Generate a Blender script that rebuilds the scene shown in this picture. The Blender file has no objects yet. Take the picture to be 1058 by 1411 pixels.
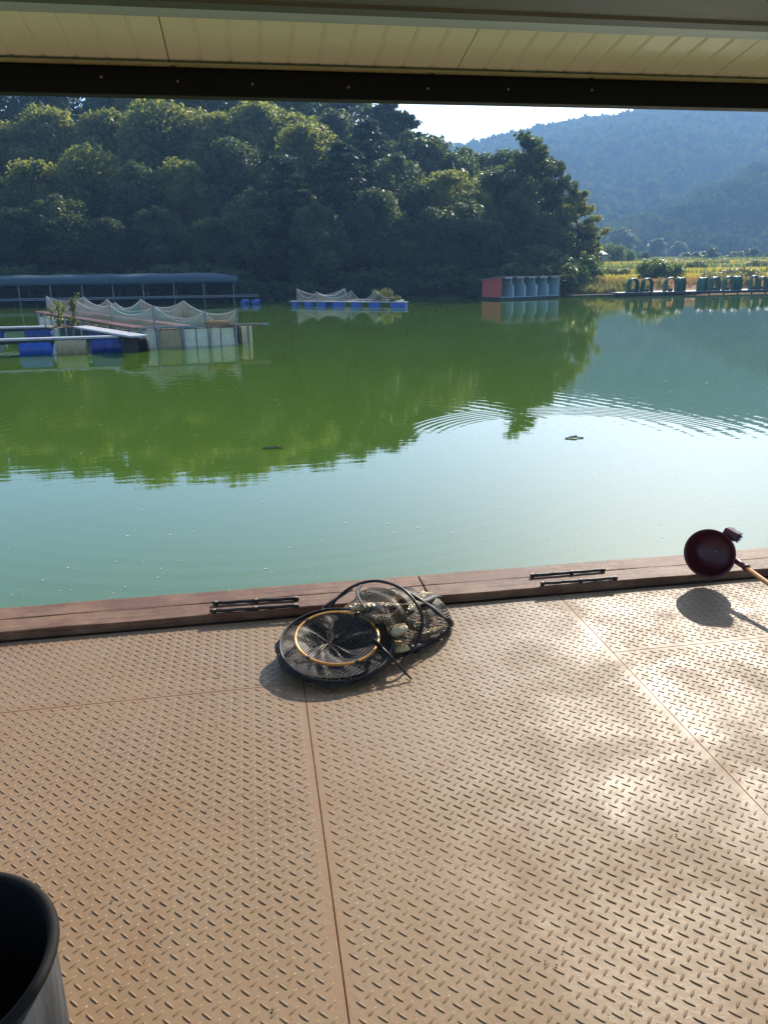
import bpy, bmesh, math, random
import numpy as np
from mathutils import Vector, Matrix

# ------------------------------------------------------------------ camera
R = math.radians
sc = bpy.context.scene
col = sc.collection
F, CX, CY = 1040.0, 529.0, 705.5            # focal length and centre, photograph pixels
CAMZ, WATER = 1.46, -0.75
PITCH, ROLL, YAW = R(17.9), R(0.75), R(9.5)
fwd = Vector((math.sin(YAW)*math.cos(PITCH), math.cos(YAW)*math.cos(PITCH), -math.sin(PITCH)))
rt0 = Vector((math.cos(YAW), -math.sin(YAW), 0)); up0 = rt0.cross(fwd)
rt = rt0*math.cos(ROLL) - up0*math.sin(ROLL); up = up0*math.cos(ROLL) + rt0*math.sin(ROLL)
EYE = Vector((0, 0, CAMZ))
cd = bpy.data.cameras.new('camera'); cam = bpy.data.objects.new('camera', cd); col.objects.link(cam)
cam.matrix_world = Matrix(((rt.x, up.x, -fwd.x, 0), (rt.y, up.y, -fwd.y, 0), (rt.z, up.z, -fwd.z, CAMZ), (0, 0, 0, 1)))
cd.sensor_fit = 'VERTICAL'; cd.sensor_height = 36.0; cd.lens = F/1411*36.0
cd.clip_start = 0.05; cd.clip_end = 6000
sc.camera = cam

# ------------------------------------------------------------------ sky, sun, exposure
SUN_AZ, SUN_EL = R(34), R(31)
w = bpy.data.worlds.new('World'); sc.world = w; w.use_nodes = True
nt = w.node_tree; bg = nt.nodes['Background']
sky = nt.nodes.new('ShaderNodeTexSky'); sky.sky_type = 'NISHITA'; sky.sun_disc = False
sky.sun_elevation = SUN_EL; sky.sun_rotation = SUN_AZ; sky.air_density = 1.0; sky.dust_density = 1.0; sky.ozone_density = 3.2
nt.links.new(sky.outputs[0], bg.inputs[0]); bg.inputs[1].default_value = 0.15
S = Vector((math.sin(SUN_AZ)*math.cos(SUN_EL), math.cos(SUN_AZ)*math.cos(SUN_EL), math.sin(SUN_EL)))
ld = bpy.data.lights.new('sun', 'SUN'); ld.energy = 3.8; ld.angle = R(0.55); ld.color = (1.0, 0.90, 0.76)
sun = bpy.data.objects.new('sun', ld); col.objects.link(sun); sun.rotation_euler = S.to_track_quat('Z', 'Y').to_euler()
vs = sc.view_settings; vs.view_transform = 'Standard'; vs.look = 'None'; vs.gamma = 1.0; vs.exposure = 1.1
vs.use_curve_mapping = False
sc.cycles.sample_clamp_indirect = 4.0; sc.cycles.max_bounces = 7; sc.cycles.diffuse_bounces = 3; sc.cycles.glossy_bounces = 3; sc.cycles.transmission_bounces = 3; sc.cycles.volume_bounces = 0
sc.cycles.transparent_max_bounces = 14
rng = np.random.default_rng(7); rnd = random.Random(5)

# ------------------------------------------------------------------ helpers
def ray(x, y): return fwd + rt*((x-CX)/F) - up*((y-CY)/F)
def at(x, y, z):
    d = ray(x, y); return EYE + d*((z-CAMZ)/d.z)
def atY(x, y, Y):
    d = ray(x, y); return EYE + d*(Y/d.y)
def tag(o, label=None, cat=None, group=None, kind=None):
    if label: o['label'] = label
    if cat: o['category'] = cat
    if group: o['group'] = group
    if kind: o['kind'] = kind
    return o
def empty(name, loc=(0, 0, 0), rz=0.0):
    o = bpy.data.objects.new(name, None); col.objects.link(o); o.location = loc; o.rotation_euler = (0, 0, rz)
    o.empty_display_size = 0.1
    return o
def mesh_obj(name, verts, faces, mt, parent=None, smooth=False, uv=None):
    me = bpy.data.meshes.new(name); me.from_pydata([tuple(v) for v in verts], [], [tuple(f) for f in faces])
    if smooth: me.polygons.foreach_set('use_smooth', [True]*len(me.polygons))
    if uv is not None:
        l = me.uv_layers.new(name='UVMap'); arr = np.asarray(uv)
        li = np.empty(len(me.loops), dtype=np.int32); me.loops.foreach_get('vertex_index', li)
        l.data.foreach_set('uv', arr[li].ravel())
    me.materials.append(mt); me.update()
    o = bpy.data.objects.new(name, me); col.objects.link(o)
    if parent is not None: o.parent = parent
    return o
def share(name, me, parent=None, loc=(0, 0, 0), rz=0.0):
    o = bpy.data.objects.new(name, me); col.objects.link(o); o.location = loc; o.rotation_euler = (0, 0, rz)
    if parent is not None: o.parent = parent
    return o
def copy_tree(o, parent=None):
    c = o.copy(); col.objects.link(c); c.parent = parent
    for ch in list(o.children): copy_tree(ch, c)
    return c
class MB:
    def __init__(s): s.v = []; s.f = []
    def add(s, v, f):
        n = len(s.v); s.v += [tuple(p) for p in v]; s.f += [tuple(i+n for i in q) for q in f]; return s
    def box(s, lo, hi, M=None):
        (a, b, c), (d, e, g) = lo, hi
        v = [Vector(p) for p in ((a,b,c),(d,b,c),(d,e,c),(a,e,c),(a,b,g),(d,b,g),(d,e,g),(a,e,g))]
        if M is not None: v = [M @ p for p in v]
        return s.add(v, ((0,3,2,1),(4,5,6,7),(0,1,5,4),(1,2,6,5),(2,3,7,6),(3,0,4,7)))
    def bar(s, p, q, wd, ht, upv=(0, 0, 1)):
        p, q = Vector(p), Vector(q); d = (q-p).normalized(); sd = d.cross(Vector(upv))
        if sd.length < 1e-5: sd = d.cross(Vector((1, 0, 0)))
        sd.normalize(); u = sd.cross(d)
        v = [b + sd*(i*wd/2) + u*(j*ht/2) for b in (p, q) for i, j in ((-1,-1),(1,-1),(1,1),(-1,1))]
        return s.add(v, ((0,1,2,3)[::-1],(4,5,6,7),(0,1,5,4),(1,2,6,5),(2,3,7,6),(3,0,4,7)))
    def tube(s, pts, r, n=8, closed=False, cap=True):
        pts = [Vector(p) for p in pts]; m = len(pts); rs = r if isinstance(r, (list, tuple)) else [r]*m
        v = []; f = []; prev = None
        for i, p in enumerate(pts):
            a = pts[(i-1) % m] if (closed or i > 0) else p; b = pts[(i+1) % m] if (closed or i < m-1) else p
            t = (b-a).normalized()
            if prev is None:
                x = t.cross(Vector((0, 0, 1)))
                if x.length < 1e-4: x = t.cross(Vector((1, 0, 0)))
            else: x = prev - t*prev.dot(t)
            x.normalize(); prev = x; y = t.cross(x)
            v += [p + (x*math.cos(2*math.pi*k/n) + y*math.sin(2*math.pi*k/n))*rs[i] for k in range(n)]
        for i in range(m if closed else m-1):
            j = (i+1) % m
            for k in range(n):
                f.append((i*n+k, i*n+(k+1) % n, j*n+(k+1) % n, j*n+k))
        if cap and not closed: f.append(tuple(range(n))[::-1]); f.append(tuple((m-1)*n+k for k in range(n)))
        return s.add(v, f)
    def lathe(s, prof, n=24, M=None, cap=True):
        v = []; f = []; m = len(prof)
        for r, z in prof:
            v += [Vector((r*math.cos(2*math.pi*k/n), r*math.sin(2*math.pi*k/n), z)) for k in range(n)]
        for i in range(m-1):
            for k in range(n): f.append((i*n+k, i*n+(k+1) % n, (i+1)*n+(k+1) % n, (i+1)*n+k))
        if cap: f.append(tuple(range(n))[::-1]); f.append(tuple((m-1)*n+k for k in range(n)))
        if M is not None: v = [M @ p for p in v]
        return s.add(v, f)
    def build(s, name, mt, parent=None, smooth=False): return mesh_obj(name, s.v, s.f, mt, parent, smooth)
def bevel(o, wd=0.004, seg=2):
    b = o.modifiers.new('bevel', 'BEVEL'); b.width = wd; b.segments = seg; b.limit_method = 'ANGLE'; return o
def spline(pts, n=8, closed=False):
    P = [Vector(p) for p in pts]; m = len(P); out = []
    for i in range(m if closed else m-1):
        g = lambda k: P[k % m] if closed else P[max(0, min(m-1, k))]
        a, b, c, d = g(i-1), g(i), g(i+1), g(i+2)
        for k in range(n):
            t = k/n
            out.append(0.5*((2*b) + (c-a)*t + (2*a-5*b+4*c-d)*t*t + (3*b-a-3*c+d)*t**3))
    if not closed: out.append(P[-1])
    return out
# smooth value noise for geometry
_tab = rng.random((64, 64))
def vnoise(x, y):
    x = np.asarray(x, float); y = np.asarray(y, float); xi = np.floor(x).astype(int); yi = np.floor(y).astype(int)
    u = x-xi; v = y-yi; u = u*u*(3-2*u); v = v*v*(3-2*v)
    t = lambda a, b: _tab[a % 64, b % 64]
    return (t(xi,yi)*(1-u)+t(xi+1,yi)*u)*(1-v) + (t(xi,yi+1)*(1-u)+t(xi+1,yi+1)*u)*v

# ------------------------------------------------------------------ materials
class NT:
    def __init__(s, name):
        s.m = bpy.data.materials.new(name); s.m.use_nodes = True; s.t = s.m.node_tree
        s.p = s.t.nodes['Principled BSDF']; s.out = s.t.nodes['Material Output']
    def n(s, typ, **kw):
        nd = s.t.nodes.new(typ)
        for k, v in kw.items(): setattr(nd, k, v)
        return nd
    def l(s, a, b): s.t.links.new(a, b)
    def coord(s, kind='Object', scale=None, rot=None):
        tc = s.n('ShaderNodeTexCoord'); o = tc.outputs[kind]
        if scale is not None or rot is not None:
            mp = s.n('ShaderNodeMapping'); s.l(o, mp.inputs[0])
            if scale is not None: mp.inputs['Scale'].default_value = scale
            if rot is not None: mp.inputs['Rotation'].default_value = rot
            o = mp.outputs[0]
        return o
    def noise(s, vec, sc_, detail=4, rough=0.55, dist=0.0):
        t = s.n('ShaderNodeTexNoise'); t.inputs['Scale'].default_value = sc_; t.inputs['Detail'].default_value = detail
        t.inputs['Roughness'].default_value = rough; t.inputs['Distortion'].default_value = dist
        if vec is not None: s.l(vec, t.inputs['Vector'])
        return t.outputs['Fac']
    def ramp(s, fac, stops, interp='LINEAR'):
        r = s.n('ShaderNodeValToRGB'); cr = r.color_ramp; cr.interpolation = interp
        while len(cr.elements) < len(stops): cr.elements.new(0.5)
        for e, (p, c) in zip(cr.elements, stops):
            e.position = p; e.color = (c if isinstance(c, (tuple, list)) else (c, c, c))[:3] + (1,) if not isinstance(c, (int, float)) else (c, c, c, 1)
        s.l(fac, r.inputs[0]); return r.outputs[0]
    def mix(s, fac, a, b, typ='MIX'):
        m = s.n('ShaderNodeMix', data_type='RGBA', blend_type=typ)
        for inp, v in ((m.inputs[0], fac), (m.inputs[6], a), (m.inputs[7], b)):
            if isinstance(v, bpy.types.NodeSocket): s.l(v, inp)
            elif isinstance(v, (int, float)): inp.default_value = v if inp.type == 'VALUE' else (v, v, v, 1)
            else: inp.default_value = tuple(v)+(1,)
        return m.outputs[2]
    def math(s, op, a, b=None, c=None, clamp=False):
        m = s.n('ShaderNodeMath', operation=op, use_clamp=clamp)
        for i, v in enumerate((a, b, c)):
            if v is None: continue
            if isinstance(v, bpy.types.NodeSocket): s.l(v, m.inputs[i])
            else: m.inputs[i].default_value = v
        return m.outputs[0]
    def bump(s, h, strength=0.3, dist=0.01):
        b = s.n('ShaderNodeBump'); b.inputs['Strength'].default_value = strength; b.inputs['Distance'].default_value = dist
        s.l(h, b.inputs['Height']); s.l(b.outputs[0], s.p.inputs['Normal']); return b
    def set(s, **kw):
        names = dict(color='Base Color', rough='Roughness', metal='Metallic', spec='Specular IOR Level', ior='IOR', alpha='Alpha', trans='Transmission Weight', coat='Coat Weight')
        for k, v in kw.items():
            i = s.p.inputs[names[k]]
            if isinstance(v, bpy.types.NodeSocket): s.l(v, i)
            elif isinstance(v, (tuple, list)): i.default_value = tuple(v)+(1,)
            else: i.default_value = v
        return s.m

def weathered(name, c1, c2, scale=6.0, rough=0.6, stretch=(1, 1, 1), c3=None, bumpd=0.002, metal=0.0, spec=0.5):
    n = NT(name); v = n.coord('Object', stretch)
    a = n.noise(v, scale, 6, 0.65); b = n.noise(v, scale*5.3, 4, 0.6)
    colr = n.mix(n.ramp(a, ((0.32, 0.0), (0.68, 1.0))), c1, c2)
    if c3 is not None: colr = n.mix(n.ramp(b, ((0.56, 0.0), (0.72, 1.0))), colr, c3)
    n.bump(n.math('ADD', a, n.math('MULTIPLY', b, 0.5)), 0.5, bumpd)
    rr = n.math('ADD', n.math('MULTIPLY', a, 0.3), rough-0.15)
    return n.set(color=colr, rough=rr, metal=metal, spec=spec)

def net_material(name, c, cell, width, var=0.3):
    n = NT(name); uv = n.coord('UV'); sp = n.n('ShaderNodeSeparateXYZ'); n.l(uv, sp.inputs[0])
    u = n.math('MULTIPLY', n.math('ADD', sp.outputs[0], sp.outputs[1]), 1/cell); v = n.math('MULTIPLY', n.math('SUBTRACT', sp.outputs[0], sp.outputs[1]), 1/cell)
    a = n.math('LESS_THAN', n.math('FRACT', n.math('ADD', u, 500.0)), width); b = n.math('LESS_THAN', n.math('FRACT', n.math('ADD', v, 500.0)), width)
    al = n.math('MAXIMUM', a, b)
    nz = n.noise(uv, 14.0, 3)
    colr = n.mix(nz, [x*(1-var) for x in c], [min(1, x*(1+var)) for x in c])
    return n.set(color=colr, rough=0.55, alpha=al, spec=0.4)

def leaf_material(name, c1, c2, trans=0.35, tcol=(0.16, 0.24, 0.03)):
    n = NT(name); oi = n.n('ShaderNodeObjectInfo'); v = n.coord('Object')
    nz = n.noise(v, 0.55, 3, 0.6); fac = n.math('ADD', n.math('MULTIPLY', oi.outputs['Random'], 0.55), n.math('MULTIPLY', nz, 0.5), clamp=True)
    geo = n.n('ShaderNodeNewGeometry'); rpi = geo.outputs['Random Per Island']
    fac = n.math('ADD', fac, n.math('MULTIPLY', n.math('SUBTRACT', rpi, 0.5), 0.5), clamp=True)
    if 'far' in name: fac = n.math('ADD', n.math('MULTIPLY', n.ramp(n.noise(v, 0.018, 4, 0.6), ((0.38, 0.0), (0.62, 1.0))), 0.6), n.math('MULTIPLY', fac, 0.5), clamp=True)
    colr = n.mix(fac, c1, c2); n.set(color=colr, rough=0.9 if 'far' in name else 0.5, spec=0.0 if 'far' in name else 0.3)
    tb = n.n('ShaderNodeBsdfTranslucent'); n.l(n.mix(fac, [x*0.75 for x in tcol], tcol), tb.inputs[0])
    ms = n.n('ShaderNodeMixShader'); ms.inputs[0].default_value = trans
    n.l(n.p.outputs[0], ms.inputs[1]); n.l(tb.outputs[0], ms.inputs[2]); n.l(ms.outputs[0], n.out.inputs[0])
    return n.m

M = {}
def make_deck_material():
    n = NT('tread_plate_paint'); g = n.n('ShaderNodeNewGeometry'); P = g.outputs['Position']
    a = n.noise(P, 1.3, 5, 0.6, 0.4); b = n.noise(P, 9.0, 6, 0.7); c = n.noise(P, 60.0, 3, 0.6)
    base = n.mix(n.ramp(a, ((0.3, 0.0), (0.7, 1.0))), (0.235, 0.157, 0.086), (0.275, 0.200, 0.127))
    base = n.mix(n.math('MULTIPLY', n.ramp(b, ((0.45, 0.0), (0.75, 1.0))), 0.55), base, (0.26, 0.19, 0.125))
    base = n.mix(n.math('MULTIPLY', n.ramp(c, ((0.60, 0.0), (0.72, 1.0))), 0.5), base, (0.22, 0.11, 0.05))
    wx = n.n('ShaderNodeMapRange'); sx0 = n.n('ShaderNodeSeparateXYZ'); n.l(P, sx0.inputs[0]); n.l(n.math('ADD', sx0.outputs[0], n.math('MULTIPLY', n.math('SUBTRACT', a, 0.5), 2.4)), wx.inputs[0]); wx.inputs[1].default_value = 0.9; wx.inputs[2].default_value = -1.2
    base = n.mix(n.math('MULTIPLY', wx.outputs[0], 0.5), base, (0.265, 0.150, 0.070))
    # rust creeping out from the plate joints
    sp = n.n('ShaderNodeSeparateXYZ'); n.l(P, sp.inputs[0])
    fx = n.math('ABSOLUTE', n.math('SUBTRACT', n.math('FRACT', n.math('ADD', n.math('MULTIPLY', n.math('SUBTRACT', sp.outputs[0], 0.1055), 1/1.2215), 20.5)), 0.5))
    dx = n.math('MULTIPLY', fx, 1.2215)
    dy = n.math('ABSOLUTE', n.math('SUBTRACT', sp.outputs[1], 2.487))
    dy = n.math('ADD', dy, n.math('MULTIPLY', n.math('GREATER_THAN', sp.outputs[0], 0.1055), n.math('LESS_THAN', sp.outputs[0], 1.327)))
    dj = n.math('MINIMUM', dx, dy)
    dj = n.math('ADD', dj, n.math('MULTIPLY', n.math('SUBTRACT', b, 0.5), 0.05))
    rust = n.ramp(dj, ((0.0, 1.0), (0.005, 0.4), (0.04, 0.0)))
    base = n.mix(n.math('MULTIPLY', rust, 0.5), base, (0.26, 0.11, 0.045))
    # dirty patches with their own shape
    st = n.ramp(n.noise(P, 2.1, 5, 0.7, 0.8), ((0.57, 0.0), (0.70, 1.0)))
    base = n.mix(n.math('MULTIPLY', st, 0.35), base, (0.22, 0.115, 0.06))
    n.bump(n.math('ADD', n.math('MULTIPLY', a, 2.0), n.math('MULTIPLY', c, 0.2)), 0.35, 0.011)
    rr = n.ramp(n.noise(P, 3.2, 5, 0.65, 0.5), ((0.36, 0.45), (0.62, 0.64)))
    return n.set(color=base, rough=rr, spec=0.28)
M['deck'] = make_deck_material()
M['rust'] = weathered('rusty_steel', (0.13, 0.06, 0.03), (0.22, 0.10, 0.05), 8, 0.8)
def make_wood(name, c1, c2, c3, ax=(1.6, 42, 42)):
    n = NT(name); v = n.coord('Object', ax); a = n.noise(v, 2.2, 6, 0.7, 0.6); v2 = n.coord('Object'); b = n.noise(v2, 3.6, 5, 0.65)
    colr = n.mix(n.ramp(a, ((0.3, 0.0), (0.7, 1.0))), c1, c2); v3 = n.coord('Object', (0.9, ax[1]*2.2, ax[2]*2.2)); d = n.noise(v3, 1.6, 4, 0.7, 0.3)
    colr = n.mix(n.math('MULTIPLY', n.ramp(b, ((0.44, 0.0), (0.66, 0.8))), n.ramp(a, ((0.3, 0.35), (0.6, 1.0)))), colr, c3)
    oi = n.n('ShaderNodeObjectInfo'); colr = n.mix(n.math('MULTIPLY', oi.outputs['Random'], 0.45), colr, [x*1.15 for x in c2])
    colr = n.mix(n.ramp(d, ((0.30, 0.9), (0.46, 0.0))), colr, [x*0.25 for x in c1])
    n.bump(n.math('ADD', a, d), 0.8, 0.005); return n.set(color=colr, rough=n.math('ADD', n.math('MULTIPLY', a, 0.35), 0.36), spec=0.22)
M['plank'] = make_wood('weathered_plank', (0.05, 0.023, 0.014), (0.19, 0.092, 0.052), (0.42, 0.27, 0.15))
M['greywood'] = make_wood('grey_board', (0.30, 0.29, 0.27), (0.52, 0.51, 0.49), (0.42, 0.40, 0.36), (1, 6, 6))
M['redboard'] = make_wood('red_brown_board', (0.20, 0.075, 0.05), (0.30, 0.13, 0.09), (0.28, 0.17, 0.13), (3, 3, 3))
M['darkwood'] = weathered('dark_wet_wood', (0.018, 0.014, 0.010), (0.05, 0.04, 0.03), 4, 0.8)
M['iron'] = weathered('black_iron', (0.008, 0.007, 0.007), (0.03, 0.022, 0.018), 30, 0.55)
M['washer'] = weathered('worn_washer', (0.24, 0.12, 0.07), (0.40, 0.30, 0.25), 40, 0.6, metal=0.1)
M['beam'] = weathered('black_painted_beam', (0.004, 0.0035, 0.003), (0.009, 0.0075, 0.006), 7, 0.7, spec=0.25)
M['purlin'] = weathered('olive_channel', (0.045, 0.042, 0.028), (0.09, 0.08, 0.055), 5, 0.55, (1, 5, 5), (0.04, 0.03, 0.02))
M['lip'] = weathered('galvanised_strip', (0.36, 0.42, 0.42), (0.45, 0.50, 0.50), 5, 0.4, (1, 6, 6), metal=0.2)
def make_ceiling():
    n = NT('cream_panel_sheet'); v = n.coord('Object'); a = n.noise(v, 1.7, 5, 0.6); b = n.noise(v, 30, 3, 0.6)
    c = n.mix(a, (0.82, 0.80, 0.64), (0.88, 0.87, 0.76)); c = n.mix(n.ramp(b, ((0.70, 0.0), (0.8, 0.5))), c, (0.3, 0.22, 0.1))
    n.bump(a, 0.15, 0.02); return n.set(color=c, rough=0.22, spec=0.6)
M['ceiling'] = make_ceiling()
M['trim'] = weathered('yellowed_trim', (0.42, 0.36, 0.18), (0.52, 0.46, 0.25), 6, 0.5)
M['black'] = weathered('black_rubber', (0.004, 0.004, 0.004), (0.009, 0.008, 0.008), 12, 0.75, spec=0.25)
M['binside'] = weathered('scuffed_dark_drum', (0.018, 0.020, 0.022), (0.085, 0.085, 0.085), 5, 0.75, (4, 4, 0.7), (0.012, 0.011, 0.010), spec=0.2)
M['gold'] = weathered('gold_anodised', (0.55, 0.25, 0.06), (0.68, 0.34, 0.09), 10, 0.32, metal=0.75)
M['cord'] = weathered('black_webbing', (0.012, 0.010, 0.012), (0.035, 0.03, 0.034), 60, 0.6)
M['hoop'] = weathered('black_hoop', (0.008, 0.0075, 0.007), (0.018, 0.017, 0.016), 30, 0.42, spec=0.35)
M['net'] = net_material('keep_net_mesh', (0.026, 0.019, 0.009), 0.018, 0.27, 0.6)
M['net2'] = net_material('landing_net_mesh', (0.045, 0.034, 0.020), 0.018, 0.30, 0.6)
M['netdark'] = net_material('coiled_net_mesh', (0.014, 0.011, 0.007), 0.018, 0.58, 0.6)
M['dipper'] = weathered('maroon_plastic', (0.075, 0.012, 0.016), (0.10, 0.02, 0.022), 14, 0.42)
M['bamboo'] = make_wood('varnished_pole', (0.30, 0.15, 0.06), (0.45, 0.24, 0.10), (0.36, 0.17, 0.07), (1, 20, 20))
M['bristle'] = weathered('blue_bristle', (0.03, 0.035, 0.12), (0.06, 0.06, 0.22), 40, 0.5)
M['blue'] = weathered('blue_drum', (0.012, 0.055, 0.25), (0.02, 0.085, 0.36), 3, 0.4, c3=(0.05, 0.10, 0.22))
M['navy'] = weathered('navy_drum', (0.010, 0.022, 0.13), (0.02, 0.04, 0.20), 3, 0.4)
M['styro'] = weathered('aged_float_block', (0.66, 0.60, 0.38), (0.80, 0.75, 0.54), 4, 0.7, (2, 2, 1), (0.35, 0.32, 0.2))
M['tan'] = weathered('tan_sacking', (0.36, 0.25, 0.12), (0.52, 0.40, 0.22), 4, 0.85, (5, 5, 1))
M['rope'] = weathered('orange_rope', (0.30, 0.15, 0.06), (0.48, 0.28, 0.13), 30, 0.9)
M['post'] = weathered('grey_pipe', (0.16, 0.17, 0.17), (0.28, 0.29, 0.28), 9, 0.55)
M['cagenet'] = net_material('cage_net', (0.48, 0.40, 0.28), 0.07, 0.33)
M['greennet'] = net_material('green_cage_net', (0.06, 0.36, 0.25), 0.07, 0.38)
M['farnet'] = net_material('far_cage_net', (0.36, 0.30, 0.21), 0.10, 0.24)
M['line'] = weathered('white_rope', (0.55, 0.53, 0.47), (0.7, 0.68, 0.62), 20, 0.8)
M['tarp'] = weathered('blue_green_tarp', (0.016, 0.045, 0.058), (0.030, 0.066, 0.08), 1.5, 0.6)
M['red'] = weathered('red_sheet', (0.55, 0.08, 0.05), (0.64, 0.12, 0.075), 2, 0.55, (3, 3, 1), (0.16, 0.03, 0.02))
M['pale'] = weathered('pale_blue_panel', (0.34, 0.50, 0.54), (0.42, 0.57, 0.60), 2, 0.5)
M['booth_roof'] = weathered('booth_roof_sheet', (0.30, 0.20, 0.17), (0.40, 0.28, 0.24), 3, 0.6)
M['arch'] = weathered('green_tarp', (0.012, 0.085, 0.055), (0.02, 0.13, 0.085), 3, 0.5)
M['soil'] = weathered('bank_soil', (0.06, 0.045, 0.025), (0.10, 0.08, 0.04), 0.6, 0.95)
M['bark'] = weathered('bark', (0.035, 0.028, 0.02), (0.08, 0.065, 0.05), 3, 0.9, (4, 4, 1))
M['leaf_a'] = leaf_material('oak_leaf', (0.050, 0.080, 0.020), (0.14, 0.155, 0.034), 0.52, (0.40, 0.43, 0.07))
M['leaf_b'] = leaf_material('dark_leaf', (0.028, 0.055, 0.022), (0.060, 0.090, 0.032), 0.40, (0.17, 0.24, 0.05))
M['leaf_p'] = leaf_material('pine_needle', (0.022, 0.048, 0.024), (0.045, 0.075, 0.032), 0.22, (0.07, 0.12, 0.03))
M['leaf_w'] = leaf_material('weed_leaf', (0.07, 0.10, 0.03), (0.14, 0.16, 0.06), 0.4, (0.25, 0.30, 0.06))
M['leaf_g'] = leaf_material('fresh_leaf', (0.06, 0.12, 0.025), (0.11, 0.18, 0.04), 0.42, (0.24, 0.34, 0.05))
M['leaf_far'] = leaf_material('far_canopy_leaf', (0.022, 0.042, 0.018), (0.10, 0.115, 0.040), 0.22, (0.10, 0.15, 0.03))
M['grass'] = leaf_material('bank_grass', (0.09, 0.12, 0.035), (0.26, 0.22, 0.08), 0.4, (0.35, 0.33, 0.08))
M['balkgrass'] = leaf_material('balk_grass', (0.06, 0.10, 0.025), (0.14, 0.19, 0.045), 0.4, (0.22, 0.30, 0.06))
M['rice'] = leaf_material('ripe_rice', (0.45, 0.36, 0.05), (0.60, 0.46, 0.07), 0.4, (0.65, 0.55, 0.08))
M['drygrass'] = leaf_material('dry_grass', (0.30, 0.17, 0.08), (0.55, 0.32, 0.14), 0.4, (0.5, 0.3, 0.10))
M['scum'] = weathered('pale_flake', (0.45, 0.46, 0.40), (0.62, 0.62, 0.56), 30, 0.7)
M['deadleaf'] = weathered('dead_leaf', (0.12, 0.08, 0.04), (0.22, 0.15, 0.08), 30, 0.8)
M['hut'] = weathered('grey_hut', (0.10, 0.11, 0.13), (0.17, 0.18, 0.20), 2, 0.7)
def make_fish():
    n = NT('carp_skin'); v = n.coord('Object'); sp = n.n('ShaderNodeSeparateXYZ'); n.l(v, sp.inputs[0])
    vo = n.n('ShaderNodeTexVoronoi'); vo.inputs['Scale'].default_value = 95.0; n.l(v, vo.inputs['Vector'])
    back = n.ramp(n.math('ADD', n.math('MULTIPLY', sp.outputs[2], 9.0), 0.5), ((0.2, (0.70, 0.56, 0.32)), (0.55, (0.50, 0.35, 0.14)), (0.9, (0.13, 0.10, 0.045))))
    c = n.mix(n.math('MULTIPLY', vo.outputs['Distance'], 30.0, clamp=True), (0.07, 0.055, 0.03), back)
    n.bump(vo.outputs['Distance'], 0.5, 0.01); return n.set(color=c, rough=0.28, spec=0.8, metal=0.15)
M['fish'] = make_fish()
def make_water():
    n = NT('green_lake_water'); g = n.n('ShaderNodeNewGeometry'); P = g.outputs['Position']
    sp = n.n('ShaderNodeSeparateXYZ'); n.l(P, sp.inputs[0])
    def rings(cx, cy, r0, r1, lam, amp, soft=0.35):
        dx = n.math('SUBTRACT', sp.outputs[0], cx); dy = n.math('SUBTRACT', sp.outputs[1], cy)
        r = n.math('SQRT', n.math('ADD', n.math('MULTIPLY', dx, dx), n.math('MULTIPLY', dy, dy)))
        mr = n.n('ShaderNodeMapRange', interpolation_type='SMOOTHSTEP'); n.l(r, mr.inputs[0]); mr.inputs[1].default_value = r0; mr.inputs[2].default_value = r0+soft
        mq = n.n('ShaderNodeMapRange', interpolation_type='SMOOTHSTEP'); n.l(r, mq.inputs[0]); mq.inputs[1].default_value = r1; mq.inputs[2].default_value = r1-soft
        wv = n.math('SINE', n.math('MULTIPLY', r, 2*math.pi/lam))
        return n.math('MULTIPLY', n.math('MULTIPLY', wv, n.math('MULTIPLY', mr.outputs[0], mq.outputs[0])), amp)
    h = rings(4.3, 9.15, 1.75, 2.75, 0.125, 0.0011)
    mn = n.n('ShaderNodeMapRange', interpolation_type='SMOOTHSTEP'); n.l(sp.outputs[1], mn.inputs[0]); mn.inputs[1].default_value = 9.0; mn.inputs[2].default_value = 11.0
    brk = n.ramp(n.noise(P, 0.9, 3, 0.6), ((0.35, 0.15), (0.6, 1.0)))
    h = n.math('MULTIPLY', n.math('MULTIPLY', h, mn.outputs[0]), brk)
    h = n.math('ADD', h, rings(0.2, 9.7, 3.0, 8.5, 0.26, 0.00034, 1.2))
    h = n.math('ADD', h, rings(-1.5, 21.0, 2.0, 7.0, 0.45, 0.0004, 1.5))
    mp = n.n('ShaderNodeMapping'); n.l(P, mp.inputs[0]); mp.inputs['Scale'].default_value = (0.6, 2.2, 1)
    h = n.math('ADD', h, n.math('MULTIPLY', n.noise(mp.outputs[0], 2.6, 3, 0.5), 0.0010))
    h = n.math('ADD', h, n.math('MULTIPLY', n.noise(P, 0.35, 2, 0.5), 0.004))
    b = n.bump(h, 1.0, 1.0)
    c = n.mix(n.ramp(n.noise(P, 0.12, 3, 0.5, 0.5), ((0.35, 0.0), (0.65, 1.0))), (0.056, 0.112, 0.004), (0.064, 0.122, 0.006))
    return n.set(color=c, rough=0.02, ior=1.55, spec=0.5)
M['water'] = make_water()

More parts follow.
